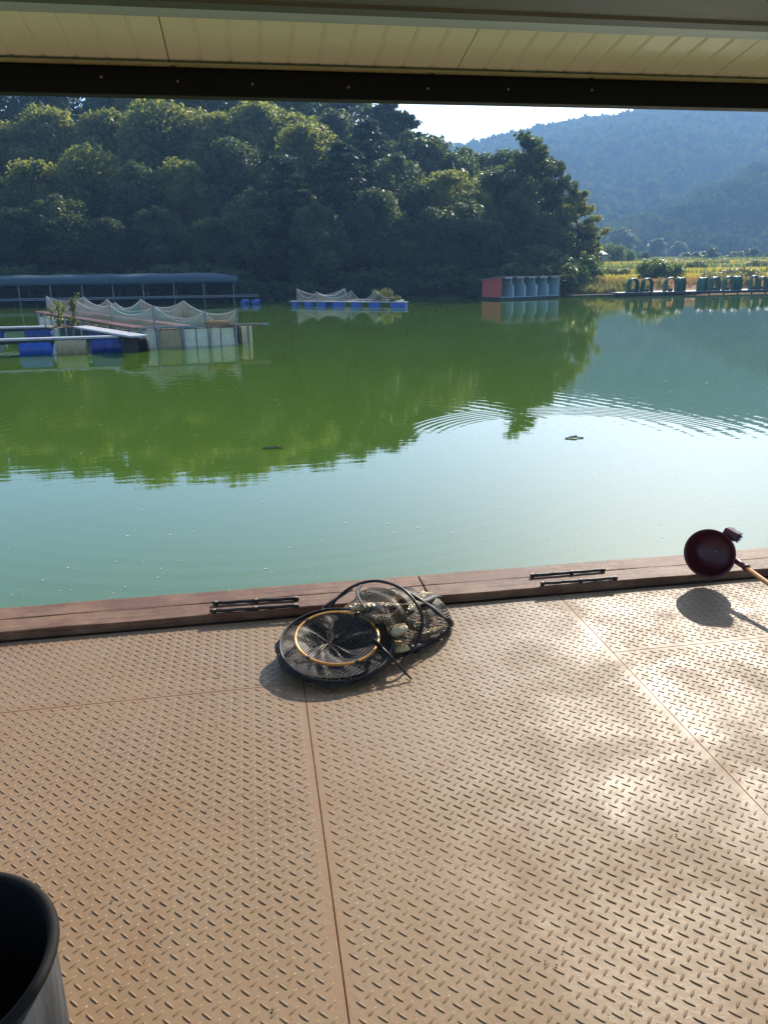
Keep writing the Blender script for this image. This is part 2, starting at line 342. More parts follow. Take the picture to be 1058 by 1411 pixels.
# ------------------------------------------------------------------ terrain, water
def sstep(a, b, x): t = np.clip((x-a)/(b-a), 0, 1); return t*t*(3-2*t)
def shore_y(x): return 57.5 + 1.6*np.sin(x*0.11+1.0) + 0.7*np.sin(x*0.37) + 0.02*np.abs(x)
def ground_z(x, y):
    x = np.asarray(x, float); y = np.asarray(y, float); s = y - shore_y(x)
    bank = -3.2 + 2.6*sstep(-2.5, 0.2, s) + 0.75*sstep(0.0, 3.5, s)
    left = 1 - sstep(20, 31, x)
    hill = left*(np.clip(s-3, 0, 45)*0.235*(1-0.0*x)) * (1-0.75*sstep(2, 26, x))
    hill = hill + left*1.2*(vnoise(x*0.06+9, y*0.06)-0.5)*sstep(4, 12, s)
    right = 1-left
    ter = 0.0
    for yy, dz in ((72, 0.42), (88, 0.45), (106, 0.5), (130, 0.55), (165, 0.65), (210, 0.75), (260, 0.6)):
        ter = ter + dz*sstep(yy-0.6, yy+0.6, y + 2.5*(vnoise(x*0.02+3, y*0.003)-0.5) + 0.03*(x-40))
    far = 0.2*np.clip(y-330, 0, 1000)*0
    return bank + hill + right*ter + far
def grid_mesh(name, xs, ys, zf, mt, kind='structure', smooth=True):
    X, Y = np.meshgrid(xs, ys); Z = zf(X, Y); nx = len(xs); ny = len(ys)
    v = np.stack([X.ravel(), Y.ravel(), Z.ravel()], 1)
    i = np.arange(nx*ny).reshape(ny, nx); f = np.stack([i[:-1, :-1].ravel(), i[:-1, 1:].ravel(), i[1:, 1:].ravel(), i[1:, :-1].ravel()], 1)
    o = mesh_obj(name, v.tolist(), f.tolist(), mt, None, smooth); tag(o, kind=kind); return o
def make_ground_material():
    n = NT('shore_and_fields'); g = n.n('ShaderNodeNewGeometry'); P = g.outputs['Position']; sp = n.n('ShaderNodeSeparateXYZ'); n.l(P, sp.inputs[0])
    a = n.noise(P, 0.35, 5, 0.65); b = n.noise(P, 2.5, 4, 0.6)
    floor = n.mix(a, (0.030, 0.030, 0.014), (0.06, 0.055, 0.025))
    # field strips: ripe rice between grassy balks, following the terraces
    yy = n.math('ADD', sp.outputs[1], n.math('MULTIPLY', n.math('SUBTRACT', a, 0.5), 5.0)); yy = n.math('ADD', yy, n.math('MULTIPLY', sp.outputs[0], 0.03))
    t = n.math('MULTIPLY', yy, 1/320.0)
    Yc = lambda v: v/320.0
    rice, balk, dry, grs = (0.62, 0.46, 0.06), (0.10, 0.12, 0.035), (0.42, 0.23, 0.10), (0.34, 0.36, 0.08)
    fld = n.ramp(t, ((0.0, dry), (Yc(64), dry), (Yc(67), rice), (Yc(72), balk), (Yc(76), rice), (Yc(88), balk), (Yc(92), (0.26, 0.19, 0.09)), (Yc(104), grs), (Yc(110), rice), (Yc(129), balk), (Yc(135), grs), (Yc(164), rice), (Yc(170), balk), (Yc(178), rice), (Yc(212), grs), (Yc(300), balk)))
    fld = n.mix(n.math('MULTIPLY', b, 0.3), fld, (0.13, 0.13, 0.045))
    mk = n.n('ShaderNodeMapRange', interpolation_type='SMOOTHSTEP'); n.l(n.math('ADD', sp.outputs[0], n.math('MULTIPLY', n.math('SUBTRACT', a, 0.5), 6.0)), mk.inputs[0]); mk.inputs[1].default_value = 23; mk.inputs[2].default_value = 29
    c = n.mix(mk.outputs[0], floor, fld)
    n.bump(n.math('ADD', a, b), 0.6, 0.25); return n.set(color=c, rough=0.95, spec=0.1)
M['ground'] = make_ground_material()
xs = np.concatenate([np.linspace(-1400, -140, 16), np.linspace(-110, 130, 161), np.linspace(160, 1400, 16)])
ys = np.concatenate([np.array([52.0]), np.linspace(54, 112, 100), np.linspace(113.5, 300, 110), np.linspace(330, 1500, 16)])
grid_mesh('ground', xs, ys, ground_z, M['ground'])
grid_mesh('lake_bed', np.linspace(-1400, 1400, 8), np.linspace(-1200, 52.0, 8), lambda x, y: np.full_like(x, -3.2), M['soil'])
grid_mesh('water', np.linspace(-1390, 1390, 30), np.linspace(-1190, 70, 30), lambda x, y: np.full_like(x, WATER), M['water'])

# far wooded mountain and the nearer spur
def interp(x, pts): return np.interp(x, [p[0] for p in pts], [p[1] for p in pts])
def mountain_z(x, y):
    # ridge height along bearing, built from the skyline at 700 m
    brg = x/np.maximum(y, 1.0)*700.0
    ridge = interp(brg, ((-900, 70), (-200, 60), (60, 66), (200, 84), (255, 96), (330, 109), (390, 124), (450, 132), (520, 136), (620, 138), (900, 100), (1500, 60)))
    prof = sstep(290, 700, y)*0.9 + 0.1*sstep(290, 420, y); back = 1-0.45*sstep(720, 1100, y)
    z = ridge*prof*back + 9*(vnoise(x*0.012, y*0.012)-0.5)*sstep(300, 400, y) + 16*(vnoise(x*0.006+20, y*0.005)-0.5)*sstep(330, 480, y)*(1-sstep(600, 700, y))
    return z + 2.8
def spur_z(x, y):
    brg = x/np.maximum(y, 1.0)*340.0
    h = interp(brg, ((120, 0), (150, 4), (175, 13), (200, 21), (225, 31), (255, 41), (300, 52), (380, 60), (600, 40), (900, 0)))
    return 2.6 + h*sstep(262, 340, y)*(1-sstep(350, 470, y))
xs2 = np.linspace(-500, 1200, 100); ys2 = np.linspace(285, 1150, 80)
grid_mesh('mountain', xs2, ys2, lambda x, y: mountain_z(x, y)-0.5, M['soil'])
grid_mesh('hill_spur', np.linspace(60, 620, 60), np.linspace(255, 480, 40), lambda x, y: spur_z(x, y)-0.4, M['soil'])
def clump_template(k, seed):
    r = np.random.default_rng(seed); d = r.normal(size=(k, 3)); d /= np.linalg.norm(d, axis=1)[:, None]; d[:, 2] = np.abs(d[:, 2])*1.05-0.25
    c = d*(0.75+0.3*r.random((k, 1))); a = r.normal(size=(k, 3)); nrm = d*0.8+a*0.5; nrm /= np.linalg.norm(nrm, axis=1)[:, None]
    t = np.cross(nrm, r.normal(size=(k, 3))); t /= np.linalg.norm(t, axis=1)[:, None]; b = np.cross(nrm, t)
    s = 0.26+0.2*r.random((k, 1))
    return np.stack([c+t*s, c+b*s*0.8, c-t*s, c-b*s*0.8], 1)       # k,4,3
def canopy(name, pts, rad, mt, k=40):
    tm = [clump_template(k, 100+i) for i in range(6)]; out = []
    for (x, y, z), r in zip(pts, rad):
        t = tm[rnd.randrange(6)]; a = rnd.random()*6.283; ca, sa = math.cos(a), math.sin(a)
        q = t.reshape(-1, 3).copy(); qx = q[:, 0]*ca-q[:, 1]*sa; qy = q[:, 0]*sa+q[:, 1]*ca
        out.append(np.stack([x+qx*r, y+qy*r, z+(q[:, 2]*1.15+0.45)*r], 1))
    v = np.concatenate(out); nf = len(v)//4; me = bpy.data.meshes.new(name)
    me.vertices.add(len(v)); me.vertices.foreach_set('co', v.ravel().astype(np.float32)); me.loops.add(nf*4); me.loops.foreach_set('vertex_index', np.arange(nf*4, dtype=np.int32))
    me.polygons.add(nf); me.polygons.foreach_set('loop_start', np.arange(0, nf*4, 4, dtype=np.int32)); me.update(calc_edges=True); me.validate()
    me.materials.append(mt); o = bpy.data.objects.new(name, me); col.objects.link(o); return o
def scatter(n, x0, x1, y0, y1, zf, keep):
    x = rng.uniform(x0, x1, n); y = rng.uniform(y0, y1, n); k = keep(x, y); x, y = x[k], y[k]; return np.stack([x, y, zf(x, y)], 1)
pt = scatter(16000, -60, 620, 292, 760, mountain_z, lambda x, y: (x/y > 0.20) & (x/y < 0.95))
o = canopy('mountain_forest', pt, 3.2+5.5*rng.random(len(pt))**2, M['leaf_far'], 34); tag(o, 'hazy blue-green forest covering the far mountainside', 'forest', kind='stuff')
pt = scatter(3200, 80, 520, 258, 400, spur_z, lambda x, y: (x/y > 0.36) & (x/y < 1.15))
o = canopy('spur_forest', pt, 2.6+4.0*rng.random(len(pt))**2, M['leaf_far'], 44); tag(o, 'dark forest covering the low hill spur behind the fields', 'forest', kind='stuff')

# ------------------------------------------------------------------ trees
def leaves(blobs, size, seed, elong=1.0, flat=1.0, fold=0.25, outw=0.7):
    r = np.random.default_rng(seed); V = []
    for (c, rad, k) in blobs:
        d = r.normal(size=(k, 3)); d /= np.linalg.norm(d, axis=1)[:, None]
        p = np.asarray(c) + d*(rad*(0.35+0.80*r.random((k, 1))**0.8))*np.array([1, 1, flat])
        nrm = d*outw + r.normal(size=(k, 3))*0.6 + np.array([0, 0, 0.35]); nrm /= np.linalg.norm(nrm, axis=1)[:, None]
        t = np.cross(nrm, r.normal(size=(k, 3))); t /= np.linalg.norm(t, axis=1)[:, None]; b = np.cross(nrm, t)
        s = size*(0.6+0.8*r.random((k, 1)))
        V.append(np.stack([p+t*s*elong, p+b*s*0.5+nrm*s*fold, p-t*s*elong, p-b*s*0.5+nrm*s*fold], 1))
    return np.concatenate(V).reshape(-1, 3)
def quads_mesh(name, v, mt):
    nf = len(v)//4; me = bpy.data.meshes.new(name); me.vertices.add(len(v)); me.vertices.foreach_set('co', v.ravel().astype(np.float32))
    me.loops.add(nf*4); me.loops.foreach_set('vertex_index', np.arange(nf*4, dtype=np.int32)); me.polygons.add(nf)
    me.polygons.foreach_set('loop_start', np.arange(0, nf*4, 4, dtype=np.int32)); me.update(calc_edges=True); me.materials.append(mt); return me
def broadleaf(name, seed, mt, wid=3.0, nb=58, per=200, leaf=0.19, low=0.22):
    r = random.Random(seed); root = empty(name); H = 10.0; blobs = []
    for i in range(nb):
        h = low + (0.93-low)*r.random()**0.8; prof = math.sin(math.pi*min(1, (h-low+0.12)/(1.12-low)))**0.6
        a = r.random()*6.283; rr = wid*prof*(0.35+0.65*math.sqrt(r.random()))
        rad = r.choice((0.5, 0.7, 0.9, 1.1, 1.45))*r.uniform(0.85, 1.1)*(1.05-0.3*h)
        blobs.append(((math.cos(a)*rr, math.sin(a)*rr, h*H), rad, int(per*rad*rad)))
    for i in range(7): blobs.append(((r.uniform(-0.8, 0.8), r.uniform(-0.8, 0.8), H*(0.86+0.12*r.random())), 0.6, int(per*0.5)))
    # inner leaves close the crown's depth
    for i in range(14): blobs.append(((r.uniform(-1, 1)*wid*0.45, r.uniform(-1, 1)*wid*0.45, H*r.uniform(low+0.1, 0.75)), 1.4, int(per*1.1)))
    cr = bpy.data.objects.new('crown', quads_mesh('crown', leaves(blobs, leaf, seed), mt)); col.objects.link(cr); cr.parent = root
    t = MB(); pts = [Vector((0.12*math.sin(k*1.3+seed), 0.12*math.cos(k*1.7), k*0.85-0.6)) for k in range(10)]; t.tube(pts, [0.26*(1-k*0.085) for k in range(10)], 8)
    for b in blobs[:22]:
        c = Vector(b[0]); z0 = max(1.5, c.z*0.55); s = Vector((0.05, 0.05, z0)); mid = s.lerp(c, 0.5)+Vector((0, 0, -0.25)); t.tube([s, mid, c], [0.09, 0.06, 0.025], 5)
    t.build('trunk', M['bark'], root, True); return root
def pine(name, seed, mt, wid=2.6):
    r = random.Random(seed); root = empty(name); H = 10.0; blobs = []; t = MB()
    pts = [Vector((0.1*math.sin(k*1.1+seed), 0.1*math.cos(k*1.3+seed), k*1.0-0.6)) for k in range(11)]; t.tube(pts, [0.2*(1-k*0.085) for k in range(11)], 8)
    for tier in range(13):
        h = 0.16+0.80*tier/12; L = wid*(1-h)**0.65*r.uniform(0.8, 1.15)+0.35
        for j in range(5):
            a = 6.283*j/5+r.uniform(-0.5, 0.5)+tier; l = L*r.uniform(0.6, 1.1); tip = Vector((math.cos(a)*l, math.sin(a)*l, h*H+r.uniform(-0.1, 0.35)))
            t.tube([Vector((0, 0, h*H-0.2)), tip*0.5+Vector((0, 0, h*H*0.5-0.12)), tip], [0.05, 0.035, 0.012], 4)
            for q in (0.45, 0.75, 1.0): blobs.append(((tip.x*q, tip.y*q, h*H+0.1+(tip.z-h*H)*q), 0.42+0.16*r.random(), 52))
    blobs.append(((0, 0, 9.75), 0.35, 60))
    cr = bpy.data.objects.new('crown', quads_mesh('crown', leaves(blobs, 0.15, seed, 1.35, 0.45, 0.1, 0.3), mt)); col.objects.link(cr); cr.parent = root
    t.build('trunk', M['bark'], root, True); return root
def shrub(name, seed, mt, nb=14, per=120, leaf=0.10, wid=0.9, H=1.5):
    r = random.Random(seed); root = empty(name); blobs = []; t = MB()
    for i in range(nb):
        a = r.random()*6.283; rr = wid*math.sqrt(r.random()); z = H*(0.15+0.75*r.random()*(1-0.4*rr/wid)); c = (math.cos(a)*rr, math.sin(a)*rr, z)
        blobs.append((c, r.uniform(0.25, 0.42), int(per*r.uniform(0.7, 1.2)))); t.tube([(c[0]*0.2, c[1]*0.2, -0.2), (c[0]*0.7, c[1]*0.7, z*0.6), c], [0.03, 0.02, 0.008], 4)
    cr = bpy.data.objects.new('foliage', quads_mesh('foliage', leaves(blobs, leaf, seed), mt)); col.objects.link(cr); cr.parent = root
    t.build('stem', M['bark'], root); return root

def open_tree(name, seed, mt, wid=3.1):
    r = random.Random(seed); root = empty(name); H = 10.0; blobs = []; t = MB()
    pts = [Vector((0.22*math.sin(k*0.9+seed), 0.2*math.cos(k*1.2), k*1.05-0.6)) for k in range(10)]; t.tube(pts, [0.24*(1-k*0.09) for k in range(10)], 8)
    for tier in range(26):
        h = 0.14+0.83*tier/25; L = wid*(math.sin(math.pi*min(1.0, (h+0.06)/1.12))**0.7)*r.uniform(0.55, 1.15); a = tier*2.4+r.uniform(-.4, .4)
        b0 = Vector((0.1, 0.05, h*H-0.7)); tip = Vector((math.cos(a)*L, math.sin(a)*L, h*H+r.uniform(-0.2, 0.5))); t.tube([b0, b0.lerp(tip, 0.5)+Vector((0, 0, 0.2)), tip], [0.075, 0.05, 0.015], 5)
        for q in (0.35, 0.6, 0.8, 1.0):
            c = b0.lerp(tip, q)+Vector((r.gauss(0, .22), r.gauss(0, .22), 0.15+r.gauss(0, .15))); rad = r.uniform(0.42, 0.72); blobs.append((tuple(c), rad, int(250*rad*rad)+30))
    blobs.append(((0.1, 0, 9.7), 0.4, 80))
    cr = bpy.data.objects.new('crown', quads_mesh('crown', leaves(blobs, 0.16, seed, 1.0, 0.7), mt)); col.objects.link(cr); cr.parent = root
    t.build('trunk', M['bark'], root, True); return root
used = {}
def spawn(proto, name, loc, scale, rz, label, cat, group, sx=1.0):
    if proto.name not in used: used[proto.name] = 1; o = proto
    else: o = copy_tree(proto)
    o.location = loc; o.rotation_euler = (0, 0, rz); o.scale = (scale*sx, scale*sx, scale); tag(o, label, cat, group); return o
T = dict(a=broadleaf('oak_tree', 1, M['leaf_a'], 3.0), b=broadleaf('oak_tree', 2, M['leaf_a'], 3.5, 64),
         c=broadleaf('broadleaf_tree', 3, M['leaf_b'], 2.9, 60), d=broadleaf('broadleaf_tree', 4, M['leaf_b'], 3.6, 62, low=0.08), p=pine('pine_tree', 5, M['leaf_p']), q=pine('pine_tree', 6, M['leaf_p'], 3.3), e=open_tree('spreading_tree', 21, M['leaf_b']), f=open_tree('spreading_tree', 22, M['leaf_a'], 3.9))
LAB = dict(a=('yellow-green leafy oak tree growing on the wooded hillside across the lake', 'oaks on the wooded hillside'), b=('yellow-green leafy oak tree growing on the wooded hillside across the lake', 'oaks on the wooded hillside'),
           c=('dark green leafy tree in the wood along the far shore', 'dark leafy trees of the far wood'), d=('dark green leafy tree in the wood along the far shore', 'dark leafy trees of the far wood'),
           p=('dark pine with layered branches in the wood across the lake', 'pines of the far wood'), q=('dark pine with layered branches in the wood across the lake', 'pines of the far wood'))
LAB['e'] = LAB['c']; LAB['f'] = LAB['a']
LOOK = dict(e='dark spreading tree ', f='yellow-green spreading tree ', a='yellow-green leafy oak ', b='yellow-green leafy oak ', c='dark green leafy tree ', d='dark green leafy tree ', p='dark pine with layered branches ', q='dark pine with layered branches ')
def ROW(Y): return 'at the shore ' if Y < 66 else 'on the lower slope ' if Y < 75.5 else 'high on the slope ' if Y < 85.5 else 'on the skyline '
def MARK(px):
    for lim, m in ((0, 'past the canopy walkway end'), (110, 'behind the weedy raft corner'), (225, 'behind the canopy walkway\'s middle'), (330, 'behind the canopy walkway\'s free end'), (405, 'behind the two loose blue drums'), (480, 'behind the blue drum raft nets'), (565, 'behind the leafy drum raft end'), (640, 'between drum raft and red booth'), (2000, 'just beside the red booth')):
        if px < lim: return m
def tree_at(kind, px, py, Y, sx=1.0, label=None, group=None, zmin=None):
    top = atY(px, py, Y); g = float(ground_z(top.x, top.y)); h = top.z-g
    sc_ = max(h, 2.5)/10.0
    lab, grp = LAB[kind]
    if label: lab, grp = label, group
    else: lab = LOOK[kind]+ROW(Y)+MARK(px)
    return spawn(T[kind], None, (top.x, top.y, g-0.1), sc_, rnd.random()*6.283, lab, 'tree', grp, sx)
# front row on the shore
for kind, px, py, Y in (('d', -60, 300, 63), ('c', 20, 285, 63.5), ('d', 75, 270, 64), ('c', 150, 300, 63), ('d', 215, 285, 64), ('c', 285, 300, 62.5), ('d', 345, 262, 63.5), ('p', 392, 215, 64.5), ('d', 435, 280, 61.8), ('q', 470, 200, 65), ('c', 520, 260, 62.5), ('d', 560, 330, 61), ('c', 600, 285, 62), ('d', 640, 275, 62), ('c', 668, 300, 61.0)):
    tree_at(kind, px, py, Y, rnd.uniform(1.05, 1.3))
# middle rows
for kind, px, py, Y in (('c', -40, 215, 72), ('b', 45, 215, 71), ('a', 120, 205, 72), ('d', 185, 225, 70), ('b', 250, 215, 71), ('c', 320, 190, 72), ('d', 385, 235, 69), ('a', 420, 170, 74), ('q', 505, 170, 72), ('d', 545, 215, 69), ('b', 615, 230, 68), ('a', 655, 262, 66), ('c', 695, 225, 69),
                        ('b', -20, 160, 82), ('a', 70, 150, 84), ('b', 150, 145, 82), ('a', 215, 140, 80), ('b', 290, 148, 80), ('a', 355, 140, 80), ('b', 400, 150, 82), ('c', 455, 155, 80), ('d', 560, 185, 76), ('c', 590, 195, 76), ('d', 625, 214, 76), ('b', 675, 232, 74)):
    tree_at(kind, px, py, Y, rnd.uniform(0.95, 1.2))
# skyline
for kind, px, py, Y in (('d', -90, 110, 98), ('c', -20, 112, 98), ('c', 45, 106, 97), ('d', 105, 100, 96), ('a', 165, 93, 95), ('b', 230, 92, 94), ('a', 300, 98, 93), ('b', 365, 106, 92), ('c', 425, 116, 92), ('d', 480, 128, 90), ('q', 530, 146, 88), ('p', 555, 156, 86), ('c', 592, 190, 84), ('d', 640, 207, 84), ('c', 672, 213, 82), ('c', 705, 208, 80)):
    tree_at(kind, px, py, Y, rnd.uniform(0.95, 1.15))
tree_at('e', 738, 190, 66, 0.95, 'tall dark tree rising above the booth with red side wall', 'trees beside the booth')
tree_at('e', 765, 226, 67, 0.8, 'dark tree leaning out beside the tallest tree at the booth', 'trees beside the booth')
tree_at('f', 797, 262, 65.5, 0.85, 'olive-leaved spreading tree at the end of the wood beside the fields', 'trees beside the booth')
tree_at('e', 812, 312, 64.5, 1.0, 'low leafy tree hanging over the bank between booth and fields', 'trees beside the booth')
tree_at('c', 715, 270, 63, 1.1, 'bushy dark tree right behind the booth with red side wall', 'trees beside the booth')
tree_at('d', 755, 300, 62.5, 1.0, 'bushy dark tree overhanging the pale end of the booth', 'trees beside the booth')
# trees beyond the fields
for kind, px, py, Y, sx in (('d', 857, 314, 235, 1.5), ('c', 905, 328, 240, 1.7), ('d', 935, 332, 250, 1.6), ('c', 830, 335, 245, 1.6)):
    top = atY(px, py, Y); g = float(ground_z(top.x, top.y)); sc_ = (top.z-g)/10
    spawn(T[kind], None, (top.x, top.y, g-0.2), sc_, rnd.random()*6, 'round-crowned tree standing at the far edge of the paddy fields', 'tree', 'trees at the far edge of the fields', sx)

SH = dict(g=shrub('shrub', 11, M['leaf_g']), d=shrub('shrub', 12, M['leaf_b']), w=shrub('shrub', 13, M['leaf_w'], 12, 110, 0.09, 1.2, 1.0))
def shrub_at(kind, px, py_base, Y, h, label, group, sx=1.0):
    p = atY(px, py_base, Y); g = float(ground_z(p.x, p.y))
    return spawn(SH[kind], None, (p.x, p.y, g), h/1.5, rnd.random()*6.28, label, 'shrub', group, sx)
for i, px in enumerate(np.linspace(-30, 700, 30)):
    if 655 < px < 700: continue
    shrub_at('d', float(px)+rnd.uniform(-8, 8), 410, 58.9+rnd.uniform(0, 1.6), rnd.uniform(1.3, 2.4), 'dark shrub on the wooded shore '+MARK(float(px)), 'shrubs along the wooded shore', 1.3)
for px, Y, h in ((668, 58.0, 2.0), (688, 58.3, 2.4), (706, 58.6, 2.6), (724, 58.4, 2.4), (742, 58.6, 2.7), (760, 58.3, 2.5), (715, 60.5, 3.2), (735, 60.8, 3.4)):
    shrub_at('d', px, 408, Y, h, 'dark shrub crowding behind the booth with red side wall', 'shrubs behind the booth', 1.2)
for px, Y, h, sx in ((780, 59.5, 1.9, 1.2), (795, 60.5, 2.2, 1.2), (812, 59.8, 1.2, 1.3), (775, 61, 2.4, 1.1)):
    shrub_at('g', px, 405, Y, h, 'fresh green shrub on the bank between booth and pier', 'green shrubs on the bank', sx)
for px, Y, h, sx in ((908, 66, 2.0, 1.3), (893, 66.5, 1.5, 1.2), (922, 66.4, 1.7, 1.2)):
    shrub_at('g', px, 390, Y, h, 'bright green bush standing behind the arched pier shelters', 'bright bushes behind the shelters', sx)
for px, Y, h, sx in ((846, 118, 3.6, 0.75), (866, 120, 2.6, 0.7), (852, 119, 1.8, 1.0)):
    shrub_at('g', px, 365, Y, h, 'leafy green sapling standing in the fields near the hut', 'saplings near the hut', sx)
for px, Y, h, sx in ((887, 150, 2.2, 1.0), (965, 170, 1.7, 2.2), (982, 165, 2.6, 1.2), (1010, 172, 1.7, 2.2), (1036, 168, 2.4, 1.2), (1058, 172, 1.6, 2.0), (945, 172, 1.5, 2.0)):
    shrub_at('d', px, 362, Y, h, 'dark bush on a balk between the far paddy strips', 'dark bushes between the far paddies', sx)
for px, Y, h, sx in ((830, 74, 1.0, 1.6), (818, 73, 1.1, 1.5), (845, 75, 0.9, 1.7), (856, 74, 0.9, 1.4), (951, 90, 1.4, 1.2), (880, 79, 0.8, 1.8), (940, 80, 0.8, 1.9), (1050, 82, 0.9, 1.8), (985, 110, 1.0, 2.0), (930, 112, 1.0, 2.2), (1030, 112, 1.0, 2.0), (963, 91, 1.1, 1.0), (1040, 92, 1.4, 1.4), (1058, 93, 1.3, 1.4), (1022, 68, 1.2, 1.6), (1000, 67, 1.3, 1.6), (1012, 67, 1.5, 1.3), (985, 68, 1.0, 1.4)):
    shrub_at('w', px, 380, Y, h, 'low olive scrub growing on the field bank behind the pier', 'scrub on the field banks', sx)
# grass tufts
def tufts(name, pts, hgt, mt, blades=7, wd=0.05):
    out = []
    for (x, y, z) in pts:
        for k in range(blades):
            a = rnd.random()*6.283; h = hgt*rnd.uniform(0.5, 1.1); le = h*rnd.uniform(0.1, 0.5); bx = x+rnd.gauss(0, 0.12); by = y+rnd.gauss(0, 0.12); dx, dy = math.cos(a), math.sin(a)
            out += [(bx-dy*wd, by+dx*wd, z-0.03), (bx+dy*wd, by-dx*wd, z-0.03), (bx+dx*le+dy*wd*0.2, by+dy*le-dx*wd*0.2, z+h), (bx+dx*le-dy*wd*0.2, by+dy*le+dx*wd*0.2, z+h)]
    o = bpy.data.objects.new(name, quads_mesh(name, np.array(out), mt)); col.objects.link(o); return o
def spots(n, x0, x1, s0, s1):
    x = rng.uniform(x0, x1, n); y = shore_y(x)+rng.uniform(s0, s1, n); return np.stack([x, y, ground_z(x, y)], 1)
tag(tufts('bank_reeds', np.concatenate([spots(420, 22.5, 30, -0.3, 2.6), spots(70, 30, 64, 1.2, 2.6), spots(120, 38, 41, 1.5, 4)]), 0.6, M['grass']), 'tall reedy grass along the bank behind the pier', 'grass', kind='stuff')
tag(tufts('dry_grass', spots(2600, 25, 66, 1.5, 9), 0.2, M['drygrass']), 'dry orange-brown grass on the low field behind the pier', 'grass', kind='stuff')
x = rng.uniform(24, 110, 26000); y = rng.uniform(67, 130, 26000); k = ((y+0.03*x > 69) & (y+0.03*x < 74)) | ((y+0.03*x > 78) & (y+0.03*x < 89)) | ((y+0.03*x > 111) & (y+0.03*x < 130)); k &= x > 0.36*y
xg = rng.uniform(24, 130, 9000); yg = rng.uniform(66, 175, 9000); t_ = yg+0.03*xg; kg = (((t_ > 74.5) & (t_ < 78)) | ((t_ > 90) & (t_ < 96)) | ((t_ > 104) & (t_ < 110)) | ((t_ > 131) & (t_ < 140))  | ((t_ > 168) & (t_ < 172))) & (xg > 0.36*yg); xg, yg = xg[kg], yg[kg]
tag(tufts('balk_grass', np.stack([xg, yg, ground_z(xg, yg)], 1), 0.55, M['balkgrass'], 5, 0.07), 'green grass on the balks between the rice strips', 'grass', kind='stuff')
x, y = x[k], y[k]; tag(tufts('rice', np.stack([x, y, ground_z(x, y)], 1), 0.5, M['rice'], 4, 0.07), 'ripe yellow rice standing in strips beyond the pier', 'rice', kind='stuff')

# ------------------------------------------------------------------ far shore: canopy walkway, booth, pier shelters
# long tarp canopy on a low stilt walkway
cy = 57.6; root = empty('canopy_walkway', (-12, cy, WATER)); tag(root, 'long stilt walkway under a curved blue-green tarp roof below the wood', 'walkway')
zr = atY(150, 392, cy-1.2).z - WATER; zt = atY(150, 377.5, cy).z - WATER; zw = atY(150, 411.5, cy-1.2).z - WATER
x0, x1 = -18.0, atY(327, 385, cy).x+12
v = []; f = []; nx = 40; na = 9
for i in range(nx+1):
    x = x0+(x1-x0)*i/nx
    for j in range(na+1):
        a = math.pi*j/na; end = 1-0.35*max(0, (i-nx+2)/2); sag = 0.05*abs(math.sin(i*math.pi/4))
        v.append((x, -1.3*math.cos(a), zr+(zt-zr)*math.sin(a)**0.7*end-sag*math.sin(a)))
for i in range(nx):
    for j in range(na): q = i*(na+1)+j; f.append((q, q+1, q+na+2, q+na+1))
f.append(tuple(nx*(na+1)+j for j in range(na+1)))
tp = mesh_obj('tarp_roof', v, f, M['tarp'], root, True); so = tp.modifiers.new('solid', 'SOLIDIFY'); so.thickness = 0.03
for i in range(15):
    x = x1-0.3-i*(x1-x0)/14.4
    for yy in (-1.25, 1.2): MB().tube([(x, yy, -1.4), (x+rnd.uniform(-.05, .05), yy, zr+0.1)], 0.035, 6).build('post', M['post'], root)
MB().box((x0, -1.4, zw-0.06), (x1+0.6, 0.9, zw)).build('walkway_deck', M['darkwood'], root)
for dz in (0.10, 0.0): MB().tube([(x0, -1.42, zw+dz), (x1+1.4, -1.42, zw+dz-0.02)], 0.03, 6).build('rail', M['post'], root)
for i in range(22):
    x = x1+0.5-i*(x1-x0)/21; MB().tube([(x, -1.46, -1.0), (x, -1.46, zw+0.05)], 0.025, 5).build('pile', M['darkwood'], root)

# booth
fl = at(690, 413.5, WATER); fr = at(769, 410.5, WATER); ang = math.atan2(fr.y-fl.y, fr.x-fl.x); W = (fr-fl).length
booth = empty('booth', (fl.x, fl.y, WATER), ang); tag(booth, 'open fronted five-bay booth with red side wall standing at the water', 'booth')
H0 = atY(690, 381, fl.y).z-WATER; D = 2.2; z0 = 0.16
MB().box((-0.1, -0.15, -2.3), (W+0.1, D+0.1, z0)).build('base', M['darkwood'], booth)
so = MB().add([(0, 0, z0), (0, D, z0), (0, D, H0-0.25), (0, 0, H0-0.06), (-0.04, 0, z0), (-0.04, D, z0), (-0.04, D, H0-0.25), (-0.04, 0, H0-0.06)], ((0,1,2,3),(7,6,5,4),(0,3,7,4),(1,5,6,2),(0,4,5,1),(3,2,6,7))).build('side_wall', M['red'], booth)
so['label'] = 'red sheet side wall'
MB().add([(W, 0, z0), (W, D, z0), (W, D, H0-0.25), (W, 0, H0-0.06), (W+0.04, 0, z0), (W+0.04, D, z0), (W+0.04, D, H0-0.25), (W+0.04, 0, H0-0.06)], ((3,2,1,0),(4,5,6,7),(4,7,3,0),(2,6,5,1),(1,5,4,0),(7,6,2,3))).build('side_wall', M['red'], booth)
MB().add([(W-0.03, 0.01, z0+0.03), (W-0.03, D-0.07, z0+0.03), (W-0.03, D-0.07, H0-0.26), (W-0.03, 0.01, H0-0.08), (W-0.005, 0.01, z0+0.03), (W-0.005, D-0.07, z0+0.03), (W-0.005, D-0.07, H0-0.26), (W-0.005, 0.01, H0-0.08)], ((3,2,1,0),(4,5,6,7),(4,7,3,0),(2,6,5,1),(1,5,4,0),(7,6,2,3))).build('lining', M['pale'], booth)
MB().box((0, D-0.06, z0), (W, D-0.02, H0-0.26)).build('back_wall', M['pale'], booth)
